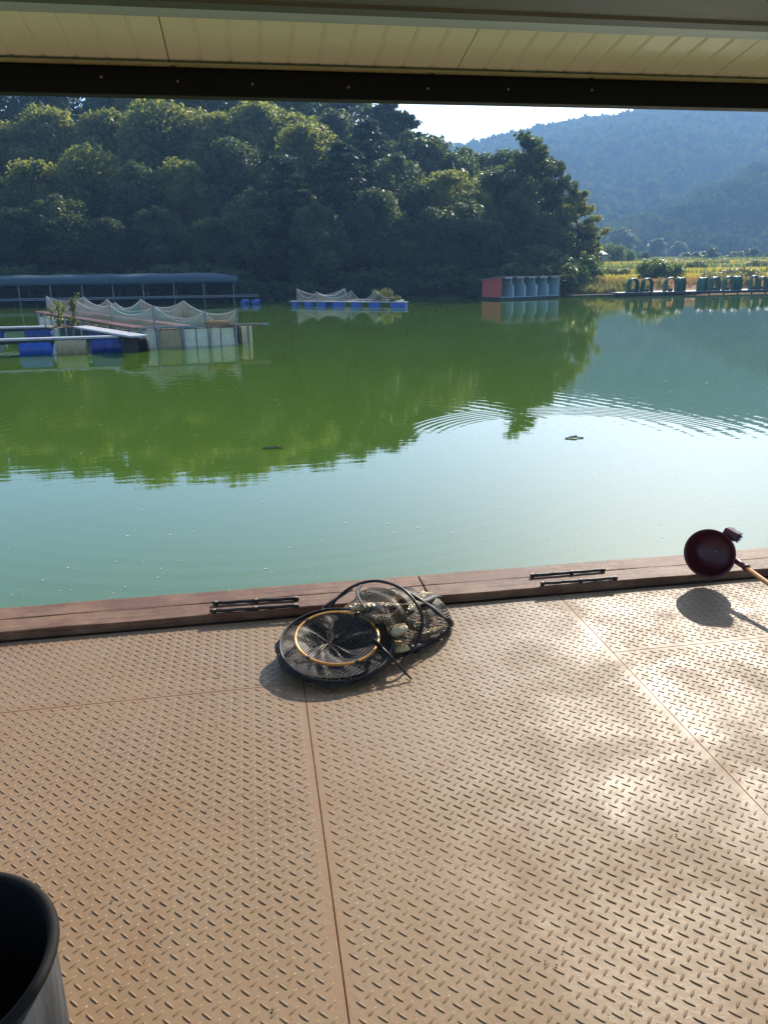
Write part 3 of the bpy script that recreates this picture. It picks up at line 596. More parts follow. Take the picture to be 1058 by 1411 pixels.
MB().box((0, 0.0, z0), (W, D-0.06, z0+0.03)).build('floor', M['pale'], booth)
for i in range(1, 5):
    x = W*i/5; prof = [(0.34, z0+0.03), (0.34, H0*0.58), (0.62, H0*0.70), (0.62, H0-0.12), (D-0.07, H0-0.24), (D-0.07, z0+0.03)]
    prof = [(y-0.34, z) for y, z in prof[:4]]+prof[4:]
    v = [(x-0.02, y, z) for y, z in prof]+[(x+0.02, y, z) for y, z in prof]; n6 = 6
    MB().add(v, [tuple(range(6))[::-1], tuple(range(6, 12))]+[(k, (k+1) % 6, (k+1) % 6+6, k+6) for k in range(6)]).build('partition', M['pale'], booth)
    es = MB()
    for (ya, za), (yb_, zb2) in zip(prof[:3], prof[1:4]): es.bar((x, ya-0.012, za), (x, yb_-0.012, zb2), 0.07, 0.02, (0, 1, 0.2))
    es.build('edge_strip', M['line'], bpy.data.objects[-1] if False else booth)
rf = MB().add([(-0.15, -0.18, H0-0.05), (W+0.15, -0.18, H0-0.05), (W+0.15, D+0.15, H0-0.25), (-0.15, D+0.15, H0-0.25), (-0.15, -0.18, H0), (W+0.15, -0.18, H0), (W+0.15, D+0.15, H0-0.2), (-0.15, D+0.15, H0-0.2)], ((0,3,2,1),(4,5,6,7),(0,1,5,4),(1,2,6,5),(2,3,7,6),(3,0,4,7))).build('roof', M['booth_roof'], booth)
for i in range(5): MB().box((W*(i+0.18)/5, -0.16, H0-0.14), (W*(i+0.8)/5, -0.06, H0-0.055)).build('eave_board', M['greywood'], rf)
# broken fence left of the booth
fn = empty('broken_fence', (fl.x-2.6, 55.6, WATER)); tag(fn, 'broken leaning rail fence in the water beside the red wall', 'fence')
for i in range(5): MB().tube([(i*0.55-1, 0.1*i, -1.6), (i*0.55-1+rnd.uniform(-.15, .15), 0.1*i, 0.55+rnd.uniform(-.15, .2))], 0.03, 5).build('post', M['darkwood'], fn)
for z in (0.15, 0.42): MB().tube([(-1.2, 0, z), (1.4, 0.4, z-0.12)], 0.025, 5).build('rail', M['darkwood'], fn)

# pier with arched shelters
pa = at(862, 408, WATER); pb = at(1058, 403.5, WATER); pd = (pb-pa).normalized(); pang = math.atan2(pd.y, pd.x); L = (pb-pa).length
pier = empty('pier', (pa.x, pa.y, WATER), pang); tag(pier, 'long low pier carrying a row of green arched shelters', 'pier')
pz = 0.26
MB().box((-0.6, -0.05, pz-0.07), (L+9, 1.7, pz)).build('deck', M['greywood'], pier)
MB().box((-0.6, -0.10, pz-0.2), (L+9, -0.052, pz-0.02)).build('fascia', M['darkwood'], pier)
for i in range(20): MB().tube([(i*1.25-0.4, 0.05, -2.4), (i*1.25-0.4, 0.05, pz-0.08)], 0.06, 6).build('pile', M['darkwood'], pier)
MB().box((-4.6, 0.3, 0.08), (-0.65, 0.8, 0.14)).build('gangplank', M['darkwood'], pier)
def arch_shelter():
    root = empty('arched_shelter'); v = []; f = []; na = 12; nd = 6
    for i in range(nd+1):
        y = 0.5*i/nd
        for j in range(na+1):
            a = math.pi*j/na; xx = -0.42*math.cos(a); bulge = 1+0.05*math.sin(i*math.pi/2)
            v.append((xx*bulge*(1-0.25*(1-abs(math.cos(a)))*0), y, 0.5+0.48*math.sin(a)*bulge if 0 < j < na else 0.0))
    for i in range(nd):
        for j in range(na): q = i*(na+1)+j; f.append((q, q+na+1, q+na+2, q+1))
    c = mesh_obj('tarp', v, f, M['arch'], root, True); so = c.modifiers.new('solid', 'SOLIDIFY'); so.thickness = 0.03
    for y in (0.0, 0.5):
        MB().tube([(-0.43*math.cos(math.pi*j/10), y, 0.5+0.49*math.sin(math.pi*j/10) if 0 < j < 10 else 0.0) for j in range(11)], 0.035, 6).build('hoop', M['arch'], root)
    # side curtain rolled half way across the mouth
    vv = []; 
    for k in range(4):
        x = -0.40+0.05*k; yy = 0.05+0.04*(k % 2); vv += [(x, yy, 0.02), (x, yy, 0.5+0.46*math.sqrt(max(0, 1-(x/0.42)**2)))]
    mesh_obj('curtain', vv, [(2*k, 2*k+2, 2*k+3, 2*k+1) for k in range(3)], M['arch'], root)
    MB().box((-0.12, 0.2, 0.0), (0.18, 0.42, 0.22)).build('seat_box', M['darkwood'], root)
    return root
A0 = arch_shelter()
ORD = ('first', 'second', 'third', 'fourth', 'fifth', 'sixth', 'seventh', 'eighth', 'ninth', 'tenth', 'eleventh', 'twelfth')
for i, (xa, xb) in enumerate(((865, 880), (884, 899), (915, 931), (933, 946), (962, 977), (978, 992), (996, 1009), (1010, 1023), (1032, 1043), (1044, 1055), (1058, 1071), (1073, 1087))):
    c = atY((xa+xb)/2, 395, pa.y+0.3+(((xa+xb)/2-862)/196)*(pb.y-pa.y)); s = (xb-xa)/16.5*rnd.uniform(0.92, 1.05)
    o = A0 if i == 0 else copy_tree(A0)
    u = (Vector((c.x, c.y, 0))-Vector((pa.x, pa.y, 0))).dot(pd); base = pa+pd*u+Vector((-pd.y, pd.x, 0))*0.15
    o.location = (base.x, base.y, WATER+pz); o.rotation_euler = (0, 0, pang+rnd.uniform(-0.35, 0.45)+0.1); o.scale = (s, 1, rnd.uniform(0.95, 1.05))
    tag(o, ORD[i]+' green arched tarp shelter counted from the gangplank end of the pier', 'shelter', 'arched shelters along the pier')
hp = atY(818, 362, 112); hut = empty('hut', (hp.x, hp.y, float(ground_z(hp.x, hp.y))), 0.5); tag(hut, 'small grey hut at the edge of the fields beside the wood', 'hut')
MB().box((-1.3, -1, -0.3), (1.3, 1, 1.5)).build('wall', M['hut'], hut); MB().add([(-1.6, -1.3, 1.5), (1.6, -1.3, 1.5), (1.6, 1.3, 1.5), (-1.6, 1.3, 1.5), (-1.6, 0, 2.1), (1.6, 0, 2.1)], ((0,1,5,4),(2,3,4,5),(0,4,3),(1,2,5),(0,3,2,1))).build('roof', M['hut'], hut)
MB().box((-0.4, -1.04, -0.2), (0.4, -1.003, 1.25)).build('door', M['darkwood'], hut)

# ------------------------------------------------------------------ drums and rafts
def drum_mesh(mt, nm, L=0.88, r=0.285):
    m = MB(); pr = [(0.02, 0), (r*0.8, 0.0), (r*0.97, 0.03), (r, 0.07)]
    for k in (0.33, 0.66): pr += [(r, L*k-0.03), (r*1.04, L*k-0.01), (r*1.04, L*k+0.01), (r, L*k+0.03)]
    pr += [(r, L-0.07), (r*0.97, L-0.03), (r*0.8, L), (0.02, L)]
    m.lathe(pr, 20, Matrix.Rotation(math.pi/2, 4, 'Y') @ Matrix.Translation((0, 0, -L/2)))
    o = mesh_obj(nm, m.v, m.f, mt, None, True); me = o.data; bpy.data.objects.remove(o); return me
DB, DN = drum_mesh(M['blue'], 'float_drum'), drum_mesh(M['navy'], 'float_drum')
def net_sheet(p, q, sag, base_p, base_q, mt, parent, name='net', n=10, rows=5):
    p, q, bp, bq = map(Vector, (p, q, base_p, base_q)); v = []; uv = []; f = []; Ln = (q-p).length
    for i in range(n+1):
        t = i/n; top = p.lerp(q, t)-Vector((0, 0, sag*4*t*(1-t))); bot = bp.lerp(bq, t)
        for j in range(rows+1):
            s = j/rows; c = top.lerp(bot, s)+Vector((0.05*math.sin(t*9+j), 0.05*math.cos(t*7+j*1.7), 0))*s*(1-s)*4
            v.append(c); uv.append((t*Ln, s*(top-bot).length))
    for i in range(n):
        for j in range(rows): k = i*(rows+1)+j; f.append((k, k+1, k+rows+2, k+rows+1))
    return mesh_obj(name, v, f, mt, parent, True, uv)
def catenary(p, q, sag, n=10):
    p, q = Vector(p), Vector(q); return [p.lerp(q, i/n)-Vector((0, 0, sag*4*(i/n)*(1-i/n))) for i in range(n+1)]

# big cage raft on the left
F0 = Vector((-3.28, 24.1, WATER)); F1 = Vector((-0.50, 24.5, WATER)); ex = (F1-F0).normalized(); Wd = (F1-F0).length
ey = Vector((-0.44, 0.898, 0)).normalized(); Ld = 13.5; TOP = 0.60
raft = empty('cage_raft', F0); tag(raft, 'fish cage raft with pale float panels and tan nets slung between posts', 'raft')
def rp(u, t, z=0.0): return ex*u + ey*t + Vector((0, 0, z))
# boards round the rim and across
for (u0, t0, u1, t1, wd) in ((0, 0.15, Wd+0.9, 0.15, 0.34), (0.12, 0.3, 0.12, Ld, 0.42), (Wd/2+0.1, 0.3, Wd/2+0.1, Ld, 0.36), (Wd-0.05, 0.3, Wd-0.05, Ld, 0.36), (0.3, 4.4, Wd, 4.4, 0.3), (0.3, 8.9, Wd, 8.9, 0.3), (0.2, Ld, Wd, Ld, 0.3)):
    MB().bar(rp(u0, t0, TOP-0.02), rp(u1, t1, TOP-0.02+rnd.uniform(-.004, .004)), wd, 0.045).build('board', M['redboard'], raft)
MB().bar(rp(-0.05, -0.03, TOP-0.01), rp(Wd+1.05, -0.03+0.05, TOP-0.01), 0.06, 0.06).build('front_rail', M['post'], raft)
# front float panels and uprights
ups = [at(px, 479-(px-197)*0.035, WATER)-F0 for px in (197, 218, 253, 289, 325, 336, 353)]
us = [p.dot(ex) for p in ups]
mats = [M['styro'], M['tan'], M['styro'], M['styro'], M['darkwood'], M['styro']]
for i in range(6):
    off = 0.0 if i < 4 else 0.55
    o = MB().box((us[i]+0.03, off, -0.12), (us[i+1]-0.03, off+0.5, TOP-0.075), Matrix(((ex.x, -ex.y, 0, 0), (ex.y, ex.x, 0, 0), (0, 0, 1, 0), (0, 0, 0, 1)))).build('float_block', mats[i], raft); bevel(o, 0.02)
    if mats[i] is M['styro'] and us[i+1]-us[i] > 0.5:
        um = (us[i]+us[i+1])/2+rnd.uniform(-.05, .05); MB().bar(rp(um, off-0.012, -0.05), rp(um, off-0.012, TOP-0.08), 0.02, 0.01, (0, 1, 0)).build('joint', M['darkwood'], raft)
for i, u in enumerate(us): MB().bar(rp(u, -0.06 if i < 5 else 0.5, -0.3), rp(u, -0.06 if i < 5 else 0.5, TOP-0.02), 0.06, 0.05, (0, 1, 0)).build('upright', M['post'], raft)
for i in range(12):   # left flank
    t = 0.9+i*1.1; MB().bar(rp(-0.05, t, -0.4), rp(-0.05, t, TOP-0.05), 0.07, 0.06, (0, 1, 0)).build('upright', M['greywood'] if i % 3 else M['post'], raft)
    if i < 11: MB().bar(rp(0.15, t+0.1, 0.15), rp(0.15, t+1.0, 0.15), 0.4, 0.5).build('float_block', M['darkwood'] if i < 8 else M['styro'], raft)
# net posts (u, t) and draped nets
cols_u = (us[1]+0.0, Wd*0.70, Wd+0.12); rows_t = (0.12, 4.4, 8.9, Ld-0.1); PH = TOP+0.56
tops = {}
for j, t in enumerate(rows_t):
    for i, u in enumerate(cols_u):
        hh = PH+rnd.uniform(-0.16, 0.10); MB().tube([rp(u+rnd.uniform(-.05, .05), t, TOP-0.3), rp(u, t, hh)], 0.035, 7).build('net_post', M['post'], raft); tops[i, j] = (u, t, hh)
def sheet(a, b, sag, mt):
    (u0, t0, h0), (u1, t1, h1) = a, b; p, q = rp(u0, t0, h0-0.02), rp(u1, t1, h1-0.02)
    ns = net_sheet(p, q, sag, rp(u0, t0, TOP-0.1), rp(u1, t1, TOP-0.1), mt, raft); MB().tube(catenary(p, q, sag), 0.012, 5).build('net_rope', M['line'], ns)
for j in range(4):
    for i in range(2): sheet(tops[i, j], tops[i+1, j], 0.18+rnd.uniform(0, .2), M['greennet'] if (i, j) in ((0, 1), (1, 2)) else M['cagenet'])
for j in range(3):
    for i in range(3): sheet(tops[i, j], tops[i, j+1], 0.2+rnd.uniform(0, .22), M['greennet'] if (i, j) == (1, 0) else M['cagenet'])
# spare rope heap
rc = at(299, 448, WATER+TOP+0.05); rope = MB()
for k in range(7):
    a0 = rnd.random()*6.28; rope.tube([Vector((rc.x+0.30*math.cos(a0+q*0.6)*rnd.uniform(.8, 1.1)*1.2, F0.y+0.22+0.12*math.sin(a0+q*0.6), WATER+TOP+0.04+0.012*k+rnd.uniform(-.015, .015))) for q in range(9)], 0.022, 6)
rope.build('rope_heap', M['rope'], None, True); tag(bpy.data.objects['rope_heap'], 'heap of orange-brown rope lying on the cage raft rim', 'rope')

# float walkways left of the raft
def walkway(p, q, label, drums, side_parts=()):
    p, q = Vector(p), Vector(q); d = (q-p).normalized(); root = empty('float_walkway', p, math.atan2(d.y, d.x)); Lw = (q-p).length; tag(root, label, 'walkway')
    n = max(2, int(Lw/1.9)); 
    for i in range(n):
        bevel(MB().box((Lw*i/n+0.01, -0.17, 0.40), (Lw*(i+1)/n-0.01, 0.17, 0.46)).build('board', M['greywood'], root), 0.01)
    for y in (-0.16, 0.16): MB().box((0, y-0.025, 0.31), (Lw, y+0.025, 0.397)).build('bearer', M['darkwood'], root)
    for u, me, dz in drums: share('float_drum', me, root, (u, 0.0, 0.13+dz))
    return root, d
wl = at(0, 490, WATER); wr = at(195, 484, WATER); wp = Vector((wl.x-1.2, 23.05, WATER)); wq = Vector((-3.42, 23.3, WATER))
ux = lambda px: at(px, 487, WATER).x-wp.x
wk, dW = walkway(wp, wq, 'white plank walkway floated on blue drums, joining the cage raft', ((ux(56), DB, 0.0), (ux(147), DN, 0.03), (ux(185), drum_mesh(M['black'], 'float_drum', 0.7), 0.0)))
sk = MB(); ua, ub = ux(81), ux(121)
v = []; 
for i in range(13):
    u = ua+(ub-ua)*i/12
    for z in (0.385, 0.2, -0.1): v.append((u, -0.215-0.025*math.sin(i*1.9), z))
so = mesh_obj('sackcloth', v, [(i*3+j, i*3+j+1, (i+1)*3+j+1, (i+1)*3+j) for i in range(12) for j in range(2)], M['tan'], wk, True); m_ = so.modifiers.new('solid', 'SOLIDIFY'); m_.thickness = 0.02
pl = at(0, 466, WATER); wp2 = Vector((pl.x*1.08-1, 28.3, WATER)); wq2 = Vector((at(88, 463, WATER).x, 28.4, WATER))
walkway(wp2, wq2, 'plank walkway on navy drums ending at the weedy raft corner', ((at(3, 466, WATER).x-wp2.x, DN, 0), (at(62, 466, WATER).x-wp2.x, DN, 0.0)))
dg0 = at(193, 463.5, WATER+0.5); dg1 = at(110, 450, WATER+0.5)
o = MB().bar((0, 0, 0), dg1-dg0, 0.5, 0.05).build('gangway', M['greywood']); o.location = Vector((dg0.x, dg0.y, WATER+0.50)); tag(o, 'white plank gangway running along the flank of the cage raft', 'gangway')
for t, Lb in ((0.25, 1.2), (0.6, 1.4)):
    c = dg0.lerp(dg1, t); s = MB().box((-Lb/2, -0.2, -0.1), (Lb/2, 0.2, 0.44)).build('float_block', M['darkwood'] if t < 0.5 else M['navy'], o); d = dg1-dg0
    s.location = (d.x*t, d.y*t, -0.50); s.rotation_euler = (0, 0, math.atan2(d.y, d.x))
# weeds on the raft corner
def weed(px, py, Y, base, h, label, seed):
    r = random.Random(seed); b = Vector((atY(px, py, Y).x, Y, base)); root = empty('weed', b); st = MB(); bl = []
    for k in range(5):
        a = r.random()*6.28; le = r.uniform(0.05, 0.3)*h; hh = h*r.uniform(0.55, 1.0); p = [Vector((0, 0, -0.05)), Vector((math.cos(a)*le*0.4, math.sin(a)*le*0.4, hh*0.5)), Vector((math.cos(a)*le, math.sin(a)*le, hh))]
        st.tube(p, [0.012, 0.009, 0.004], 5)
        for q in range(9): c = p[1].lerp(p[2], q/8) if q > 2 else p[0].lerp(p[1], 0.3+q*0.2); bl.append((tuple(c), 0.11, 4))
    st.build('stem', M['bark'], root); c = bpy.data.objects.new('foliage', quads_mesh('foliage', leaves(bl, 0.06, seed), M['leaf_w'])); col.objects.link(c); c.parent = root
    tag(root, label, 'weed')
weed(82, 452, 27.6, WATER+0.45, 1.0, 'lower bushy weed sprouting at the raft corner', 3)
weed(103, 452, 27.2, WATER+0.45, 1.22, 'tallest branching weed sprouting on the cage raft', 4)
hp_ = MB()
for k in range(26):
    a = rnd.random()*6.28; c = Vector((rnd.gauss(0, .35), rnd.gauss(0, .35), 0.08)); hp_.tube([c-Vector((math.cos(a), math.sin(a), -0.1))*rnd.uniform(.15, .45), c, c+Vector((math.cos(a), math.sin(a), rnd.uniform(-.1, .5)))*rnd.uniform(.15, .45)], 0.012, 4)
o = hp_.build('driftwood_heap', M['deadleaf']); pz_ = atY(93, 462, 26.8); o.location = (pz_.x, 26.8, WATER+0.42); tag(o, 'tangle of dry twigs caught where walkway meets cage raft', 'twigs')

# far cage raft with blue drums
c0 = at(400, 421.5, WATER); c1 = at(560, 423, WATER); dd = (c1-c0).normalized(); ca = math.atan2(dd.y, dd.x); CL = (c1-c0).length
fr_ = empty('drum_raft', c0, ca); tag(fr_, 'low net raft floating on a row of bright blue drums by the wood', 'raft')
cu = lambda px: CL*(px-400)/160.0
for i in range(7): MB().box((CL*i/7+0.01, -0.1, 0.25), (CL*(i+1)/7-0.01, 0.35, 0.30)).build('board', M['greywood'], fr_)
MB().box((0, 3.0, 0.25), (CL*0.8, 3.4, 0.30)).build('board', M['greywood'], fr_)
for k in range(5): MB().box((CL*0.2*k, 0.35, 0.22), (CL*0.2*k+0.2, 3.0, 0.255)).build('cross_board', M['greywood'], fr_)
for px, s in ((408, 0.6), (428, 0.8), (447, 0.85), (456, 0.6), (470, 1.0), (494, 0.95), (519, 1.05), (546, 0.85), (555, 0.7)):
    o = share('float_drum', DB, fr_, (cu(px), 0.0 if px != 456 else 0.4, 0.03)); o.scale = (s*0.78, 0.8, 0.75)
    None
fp = [(410, 0.05, 398), (438, 0.05, 402), (447, 3.0, 398), (471, 1.6, 401), (518, 0.1, 400), (533, 1.5, 408)]
tp = []
for px, yy, py in fp:
    Yd = c0.y+dd.y*cu(px)+math.cos(ca)*yy; z = atY(px, py, Yd).z-WATER; tp.append(Vector((cu(px)+0.0, yy, z))); MB().tube([(cu(px), yy, -0.1), (cu(px), yy, z+0.03)], 0.03, 6).build('net_post', M['post'], fr_)
for a, b, s in ((0, 2, 0.4), (0, 1, 0.45), (1, 2, 0.35), (1, 3, 0.4), (2, 3, 0.45), (3, 4, 0.55), (4, 5, 0.25)):
    p, q = tp[a], tp[b]; ns = net_sheet(p, q, min(s, min(p.z, q.z)-0.32), (p.x, p.y, 0.28), (q.x, q.y, 0.28), M['farnet'], fr_); MB().tube(catenary(p, q, min(s, min(p.z, q.z)-0.32)), 0.014, 4).build('net_rope', M['line'], ns)
for px, Y, h, sx, lb in ((525, 47.5, 0.85, 0.75, 'leafy bush growing on the end of the blue drum raft'), (543, 46.4, 0.4, 0.9, 'low weed tuft on the tip of the blue drum raft')):
    p = atY(px, 417, Y); spawn(SH['w'], None, (p.x, Y, WATER+0.30), h/1.1, 0.4, lb, 'bush', None, sx)
for i, px in enumerate((338, 353)):
    p = at(px, 419, WATER); o = share('float_drum', DB, None, (p.x, p.y, WATER+0.12), 1.2); o.scale = (0.75, 0.75, 0.75); tag(o, 'loose blue drum floating off the end of the canopy walkway', 'drum', 'loose drums by the walkway')

# ------------------------------------------------------------------ floating bits
flo = []
for k in range(620):
    px = rnd.uniform(-60, 1120); py = 425+(820-425)*rnd.random()**1.6; p = at(px, py, WATER+0.004)
    if p.y < 3.6: continue
    s = rnd.choice((0.004, 0.006, 0.009, 0.014))*rnd.uniform(.8, 1.2)*(0.55+p.y*0.055); a = rnd.random()*3.14; c_, s_ = math.cos(a)*s, math.sin(a)*s; e = rnd.uniform(.25, .7)
    flo += [(p.x+c_, p.y+s_, p.z), (p.x-s_*e, p.y+c_*e, p.z+0.0005), (p.x-c_, p.y-s_, p.z), (p.x+s_*e, p.y-c_*e, p.z+0.0005)]
o = bpy.data.objects.new('floating_flakes', quads_mesh('floating_flakes', np.array(flo), M['scum'])); col.objects.link(o); tag(o, 'pale flecks of scum scattered over the green water', 'scum', kind='stuff')
for px, py, lb in ((375, 618, 'dead brown leaf clump floating amid the green reflection'), (790, 604, 'dark leaf clump floating in the pale sky reflection')):
    p = at(px, py, WATER); m = MB()
    for k in range(6): m.add([(rnd.gauss(0, .05), rnd.gauss(0, .03), 0.005), (rnd.gauss(.05, .03), rnd.gauss(0.02, .02), 0.03), (rnd.gauss(-.05, .03), rnd.gauss(.02, .03), 0.02)], ((0, 1, 2),))
    m.tube([(-0.12, 0, 0.006), (0.02, 0.01, 0.012), (0.13, -0.02, 0.004)], 0.008, 5); o = m.build('leaf_clump', M['deadleaf']); o.location = (p.x, p.y, WATER+0.002); tag(o, lb, 'leaves')

# ------------------------------------------------------------------ deck
deck = empty('deck', (0, 0, 0)); tag(deck, kind='structure')
SX = [0.1055+1.2215*i for i in range(-4, 5)]; JY = 2.487; DY0, DY1 = -2.4, 3.045
MB().box((SX[0]-0.02, DY0, -0.16), (SX[-1]+0.02, 3.30, -0.012)).build('frame', M['rust'], deck)
for k in range(9): MB().lathe([(0.01, -1.1), (0.3, -1.1), (0.31, -1.0), (0.31, -0.2), (0.3, -0.165), (0.01, -0.165)], 16, Matrix.Translation((SX[0]+0.6+k*1.1, 2.9, 0))).build('float', M['black'], deck, True)
LUG = []   # outline of a raised lug: long lens with a sloping ridge
def lug_verts():
    Lh, Wh, Hh = 0.0145, 0.0034, 0.0020
    o = [(-Lh, 0, 0), (-Lh*0.55, -Wh*0.85, 0), (0, -Wh, 0), (Lh*0.55, -Wh*0.85, 0), (Lh, 0, 0), (Lh*0.55, Wh*0.85, 0), (0, Wh, 0), (-Lh*0.55, Wh*0.85, 0)]
    t = [(x*0.80, y*0.42, Hh) for x, y, _ in o]; return np.array(o+t)
LF = [(k, (k+1) % 8, 8+(k+1) % 8, 8+k) for k in range(8)]+[tuple(range(8, 16))]
LV = lug_verts(); A = 0.0394
def rot(v, a): c, s = math.cos(a), math.sin(a); return np.stack([v[:, 0]*c-v[:, 1]*s, v[:, 0]*s+v[:, 1]*c, v[:, 2]], 1)
LVs = (rot(LV, -math.pi/4), rot(LV, math.pi/4))
lug_me = []
for q in range(2):
    me = bpy.data.meshes.new('tread_lug'); me.from_pydata(LVs[q].tolist(), [], LF); me.materials.append(M['deck']); me.polygons.foreach_set('use_smooth', [True]*len(me.polygons)); lug_me.append(me)
plates = []; cand = []
for i in range(len(SX)-1):
    for (y0, y1) in (((DY0, DY1),) if i == 4 else ((DY0, JY-0.0015), (JY+0.0015, DY1))):
        x0, x1 = SX[i]+0.0015, SX[i+1]-0.0015
        pl = MB().box((x0, y0, -0.008), (x1, y1, rnd.uniform(-0.0004, 0.0004))).build('steel_plate', M['deck'], deck); zt = max(v.co.z for v in pl.data.vertices)
        plates.append(pl); ox, oy = (0.0549 % A, 1.3649 % A) if i == 3 else (rnd.random()*A, rnd.random()*A)
        if x1 < -2.3 or x0 > 3.7: continue
        pts = []
        for q, (dx, dy) in enumerate(((0, 0), (A/2, -A/2))):
            gx = np.arange(math.floor(x0/A)-1, math.ceil(x1/A)+1)*A+ox+dx; gy = np.arange(math.floor(max(y0, 0.1)/A)-1, math.ceil(y1/A)+1)*A+oy+dy
            X, Y = np.meshgrid(gx, gy); k = (X > x0+0.011) & (X < x1-0.011) & (Y > max(y0, 0.1)+0.011) & (Y < y1-0.011)
            pts += [(a, b, q) for a, b in zip(X[k], Y[k])]
        for (a, b, q) in pts:
            d = Vector((a, b, 0))-EYE; z = d.dot(fwd); sx_, sy_ = CX+F*d.dot(rt)/z, CY-F*d.dot(up)/z
            cand.append((d.length if (5 < sx_ < 1053 and sy_ < 1405 and not (sx_ < 100 and sy_ > 1180)) else 99+d.length, a, b, q, len(plates)-1, zt))
cand.sort(); near, restl = cand[:300], cand[300:]
for _, a, b, q, pi, zt in near: share('tread_lug', lug_me[q], plates[pi], (a, b, zt-0.0001))
for pi in sorted({c[4] for c in restl}):
    sel = [c for c in restl if c[4] == pi]; V = []
    for _, a, b, q, _p, zt in sel: V.append(LVs[q]*np.array([1, 1, 0.72+0.42*float(vnoise(a*4+3, b*4))+0.15*rnd.random()])+np.array([a, b, zt-0.0001]))
    V = np.concatenate(V); n = len(sel); fs = []
    base = np.arange(n)*16
    for fq in LF: fs.append([[b_+k for k in fq] for b_ in base])
    faces = [f_ for grp in fs for f_ in grp]
    o = mesh_obj('tread_lugs', V.tolist(), faces, M['deck'], plates[pi], True); tag(o, kind='stuff')
# planks along the edge
kerb = empty('edge_kerb', (0, 0, 0)); tag(kerb, 'two weathered brown planks laid side by side along the deck edge', 'kerb')
PT = 0.042
for y0, y1 in ((3.062, 3.186), (3.190, 3.316)):
    for x0, x1 in ((-5.0, 0.712), (0.718, 6.4)):
        n = 40; m = MB(); v = []
        for i in range(n+1):
            x = x0+(x1-x0)*i/n; e0, e1 = (0.0025*math.sin(i*1.7+y0*50), 0.0025*math.cos(i*2.3+x0))
            v += [(x, y0+e0*0.4, 0.0), (x, y1+e1*0.4, 0.0), (x, y1+e1, PT+0.001*math.sin(i*1.1)), (x, y0+e0, PT+0.001*math.cos(i*0.9))]
        f = [(3, 2, 1, 0), tuple(4*n+k for k in range(4))]
        for i in range(n):
            for k in range(4): f.append((4*i+k, 4*i+(k+1) % 4, 4*i+4+(k+1) % 4, 4*i+4+k))
        o = mesh_obj('plank', v, f, M['plank'], kerb); bevel(o, 0.004, 2)
# iron bars bolted on the planks
def iron_bar(px0, py0, px1, py1, label, bolts):
    a, b = at(px0, py0, PT+0.018), at(px1, py1, PT+0.018); d = (b-a).normalized(); L = (b-a).length; root = empty('iron_bar', (a.x, a.y, PT), math.atan2(d.y, d.x)); tag(root, label, 'bar', 'iron bars bolted to the planks')
    pts = [(L*k/14, 0.001*math.sin(k*2.1), 0.010+0.001*math.sin(k*1.7)) for k in range(15)]; m = MB(); m.tube(pts, 0.0080, 8); o = m.build('bar', M['iron'], root, True)
    for s in bolts:
        bo = MB().lathe([(0.001, 0.0), (0.0085, 0.0), (0.009, 0.003), (0.009, 0.0150), (0.008, 0.0168), (0.001, 0.0168)], 14, Matrix.Translation((L*s, 0, 0.0))).build('boss', M['iron'], root, True)
        MB().lathe([(0.003, 0.0), (0.0075, 0.0), (0.0082, 0.001), (0.0075, 0.002), (0.003, 0.002), (0.001, 0.001)], 14, Matrix.Translation((L*s, 0, 0.0170))).build('washer', M['washer'], bo, True)
iron_bar(293, 829, 412, 822, 'iron bar on the lake-side plank beside the keep net', (0.04, 0.5, 0.96)); iron_bar(289, 840, 412, 832, 'iron bar on the inner plank beside the keep net', (0.05, 0.51, 0.96))
iron_bar(731, 791, 833, 783, 'iron bar on the lake-side plank near the maroon dipper', (0.02, 0.55, 0.97)); iron_bar(745, 802, 850, 794, 'iron bar on the inner plank near the maroon dipper', (0.02, 0.52, 0.97))

# ------------------------------------------------------------------ keep net, fish, landing net
def circle_pts(c, nrm, r, n=48, wob=0.0):
    c = Vector(c); nrm = Vector(nrm).normalized(); x = nrm.cross(Vector((0, 1, 0))); x.normalize(); y = nrm.cross(x)
    return [c+(x*math.cos(2*math.pi*k/n)+y*math.sin(2*math.pi*k/n))*(r*(1+wob*math.sin(3*2*math.pi*k/n+c.x*9))) for k in range(n)]
pn, pf = at(463, 938, 0.035), at(464, 840, 0.125)
cA = (pn+pf)/2; axis = (pf-pn).normalized(); nA = Vector((1, 0, 0)).cross(axis).normalized(); rA = 0.216
pn2 = at(463, 944, 0.012); cB = Vector((pn2.x+0.012, pn2.y+0.21, 0.032)); nB = Vector((0.03, -0.07, 1)).normalized()
kn = empty('keep_net', (cB.x, cB.y, 0)); tag(kn, 'black keep net bag full of fish lying on the tread plate deck', 'net')
off = Vector((cB.x, cB.y, 0)); loc = lambda p: Vector(p)-off
def ring(name, c, nrm, r, th, mt, parent, o_, wob=0.004): return MB().tube([Vector(p)-o_ for p in circle_pts(c, nrm, r, 56, wob)], th, 8, True).build(name, mt, parent, True)
ring('hoop', cA, nA, rA, 0.0048, M['hoop'], kn, off); ring('hoop', cB, nB, 0.212, 0.0046, M['hoop'], kn, off)
ring('hoop', cB+Vector((0.03, 0.02, 0.022)), (nB+nA), 0.214, 0.0042, M['hoop'], kn, off)
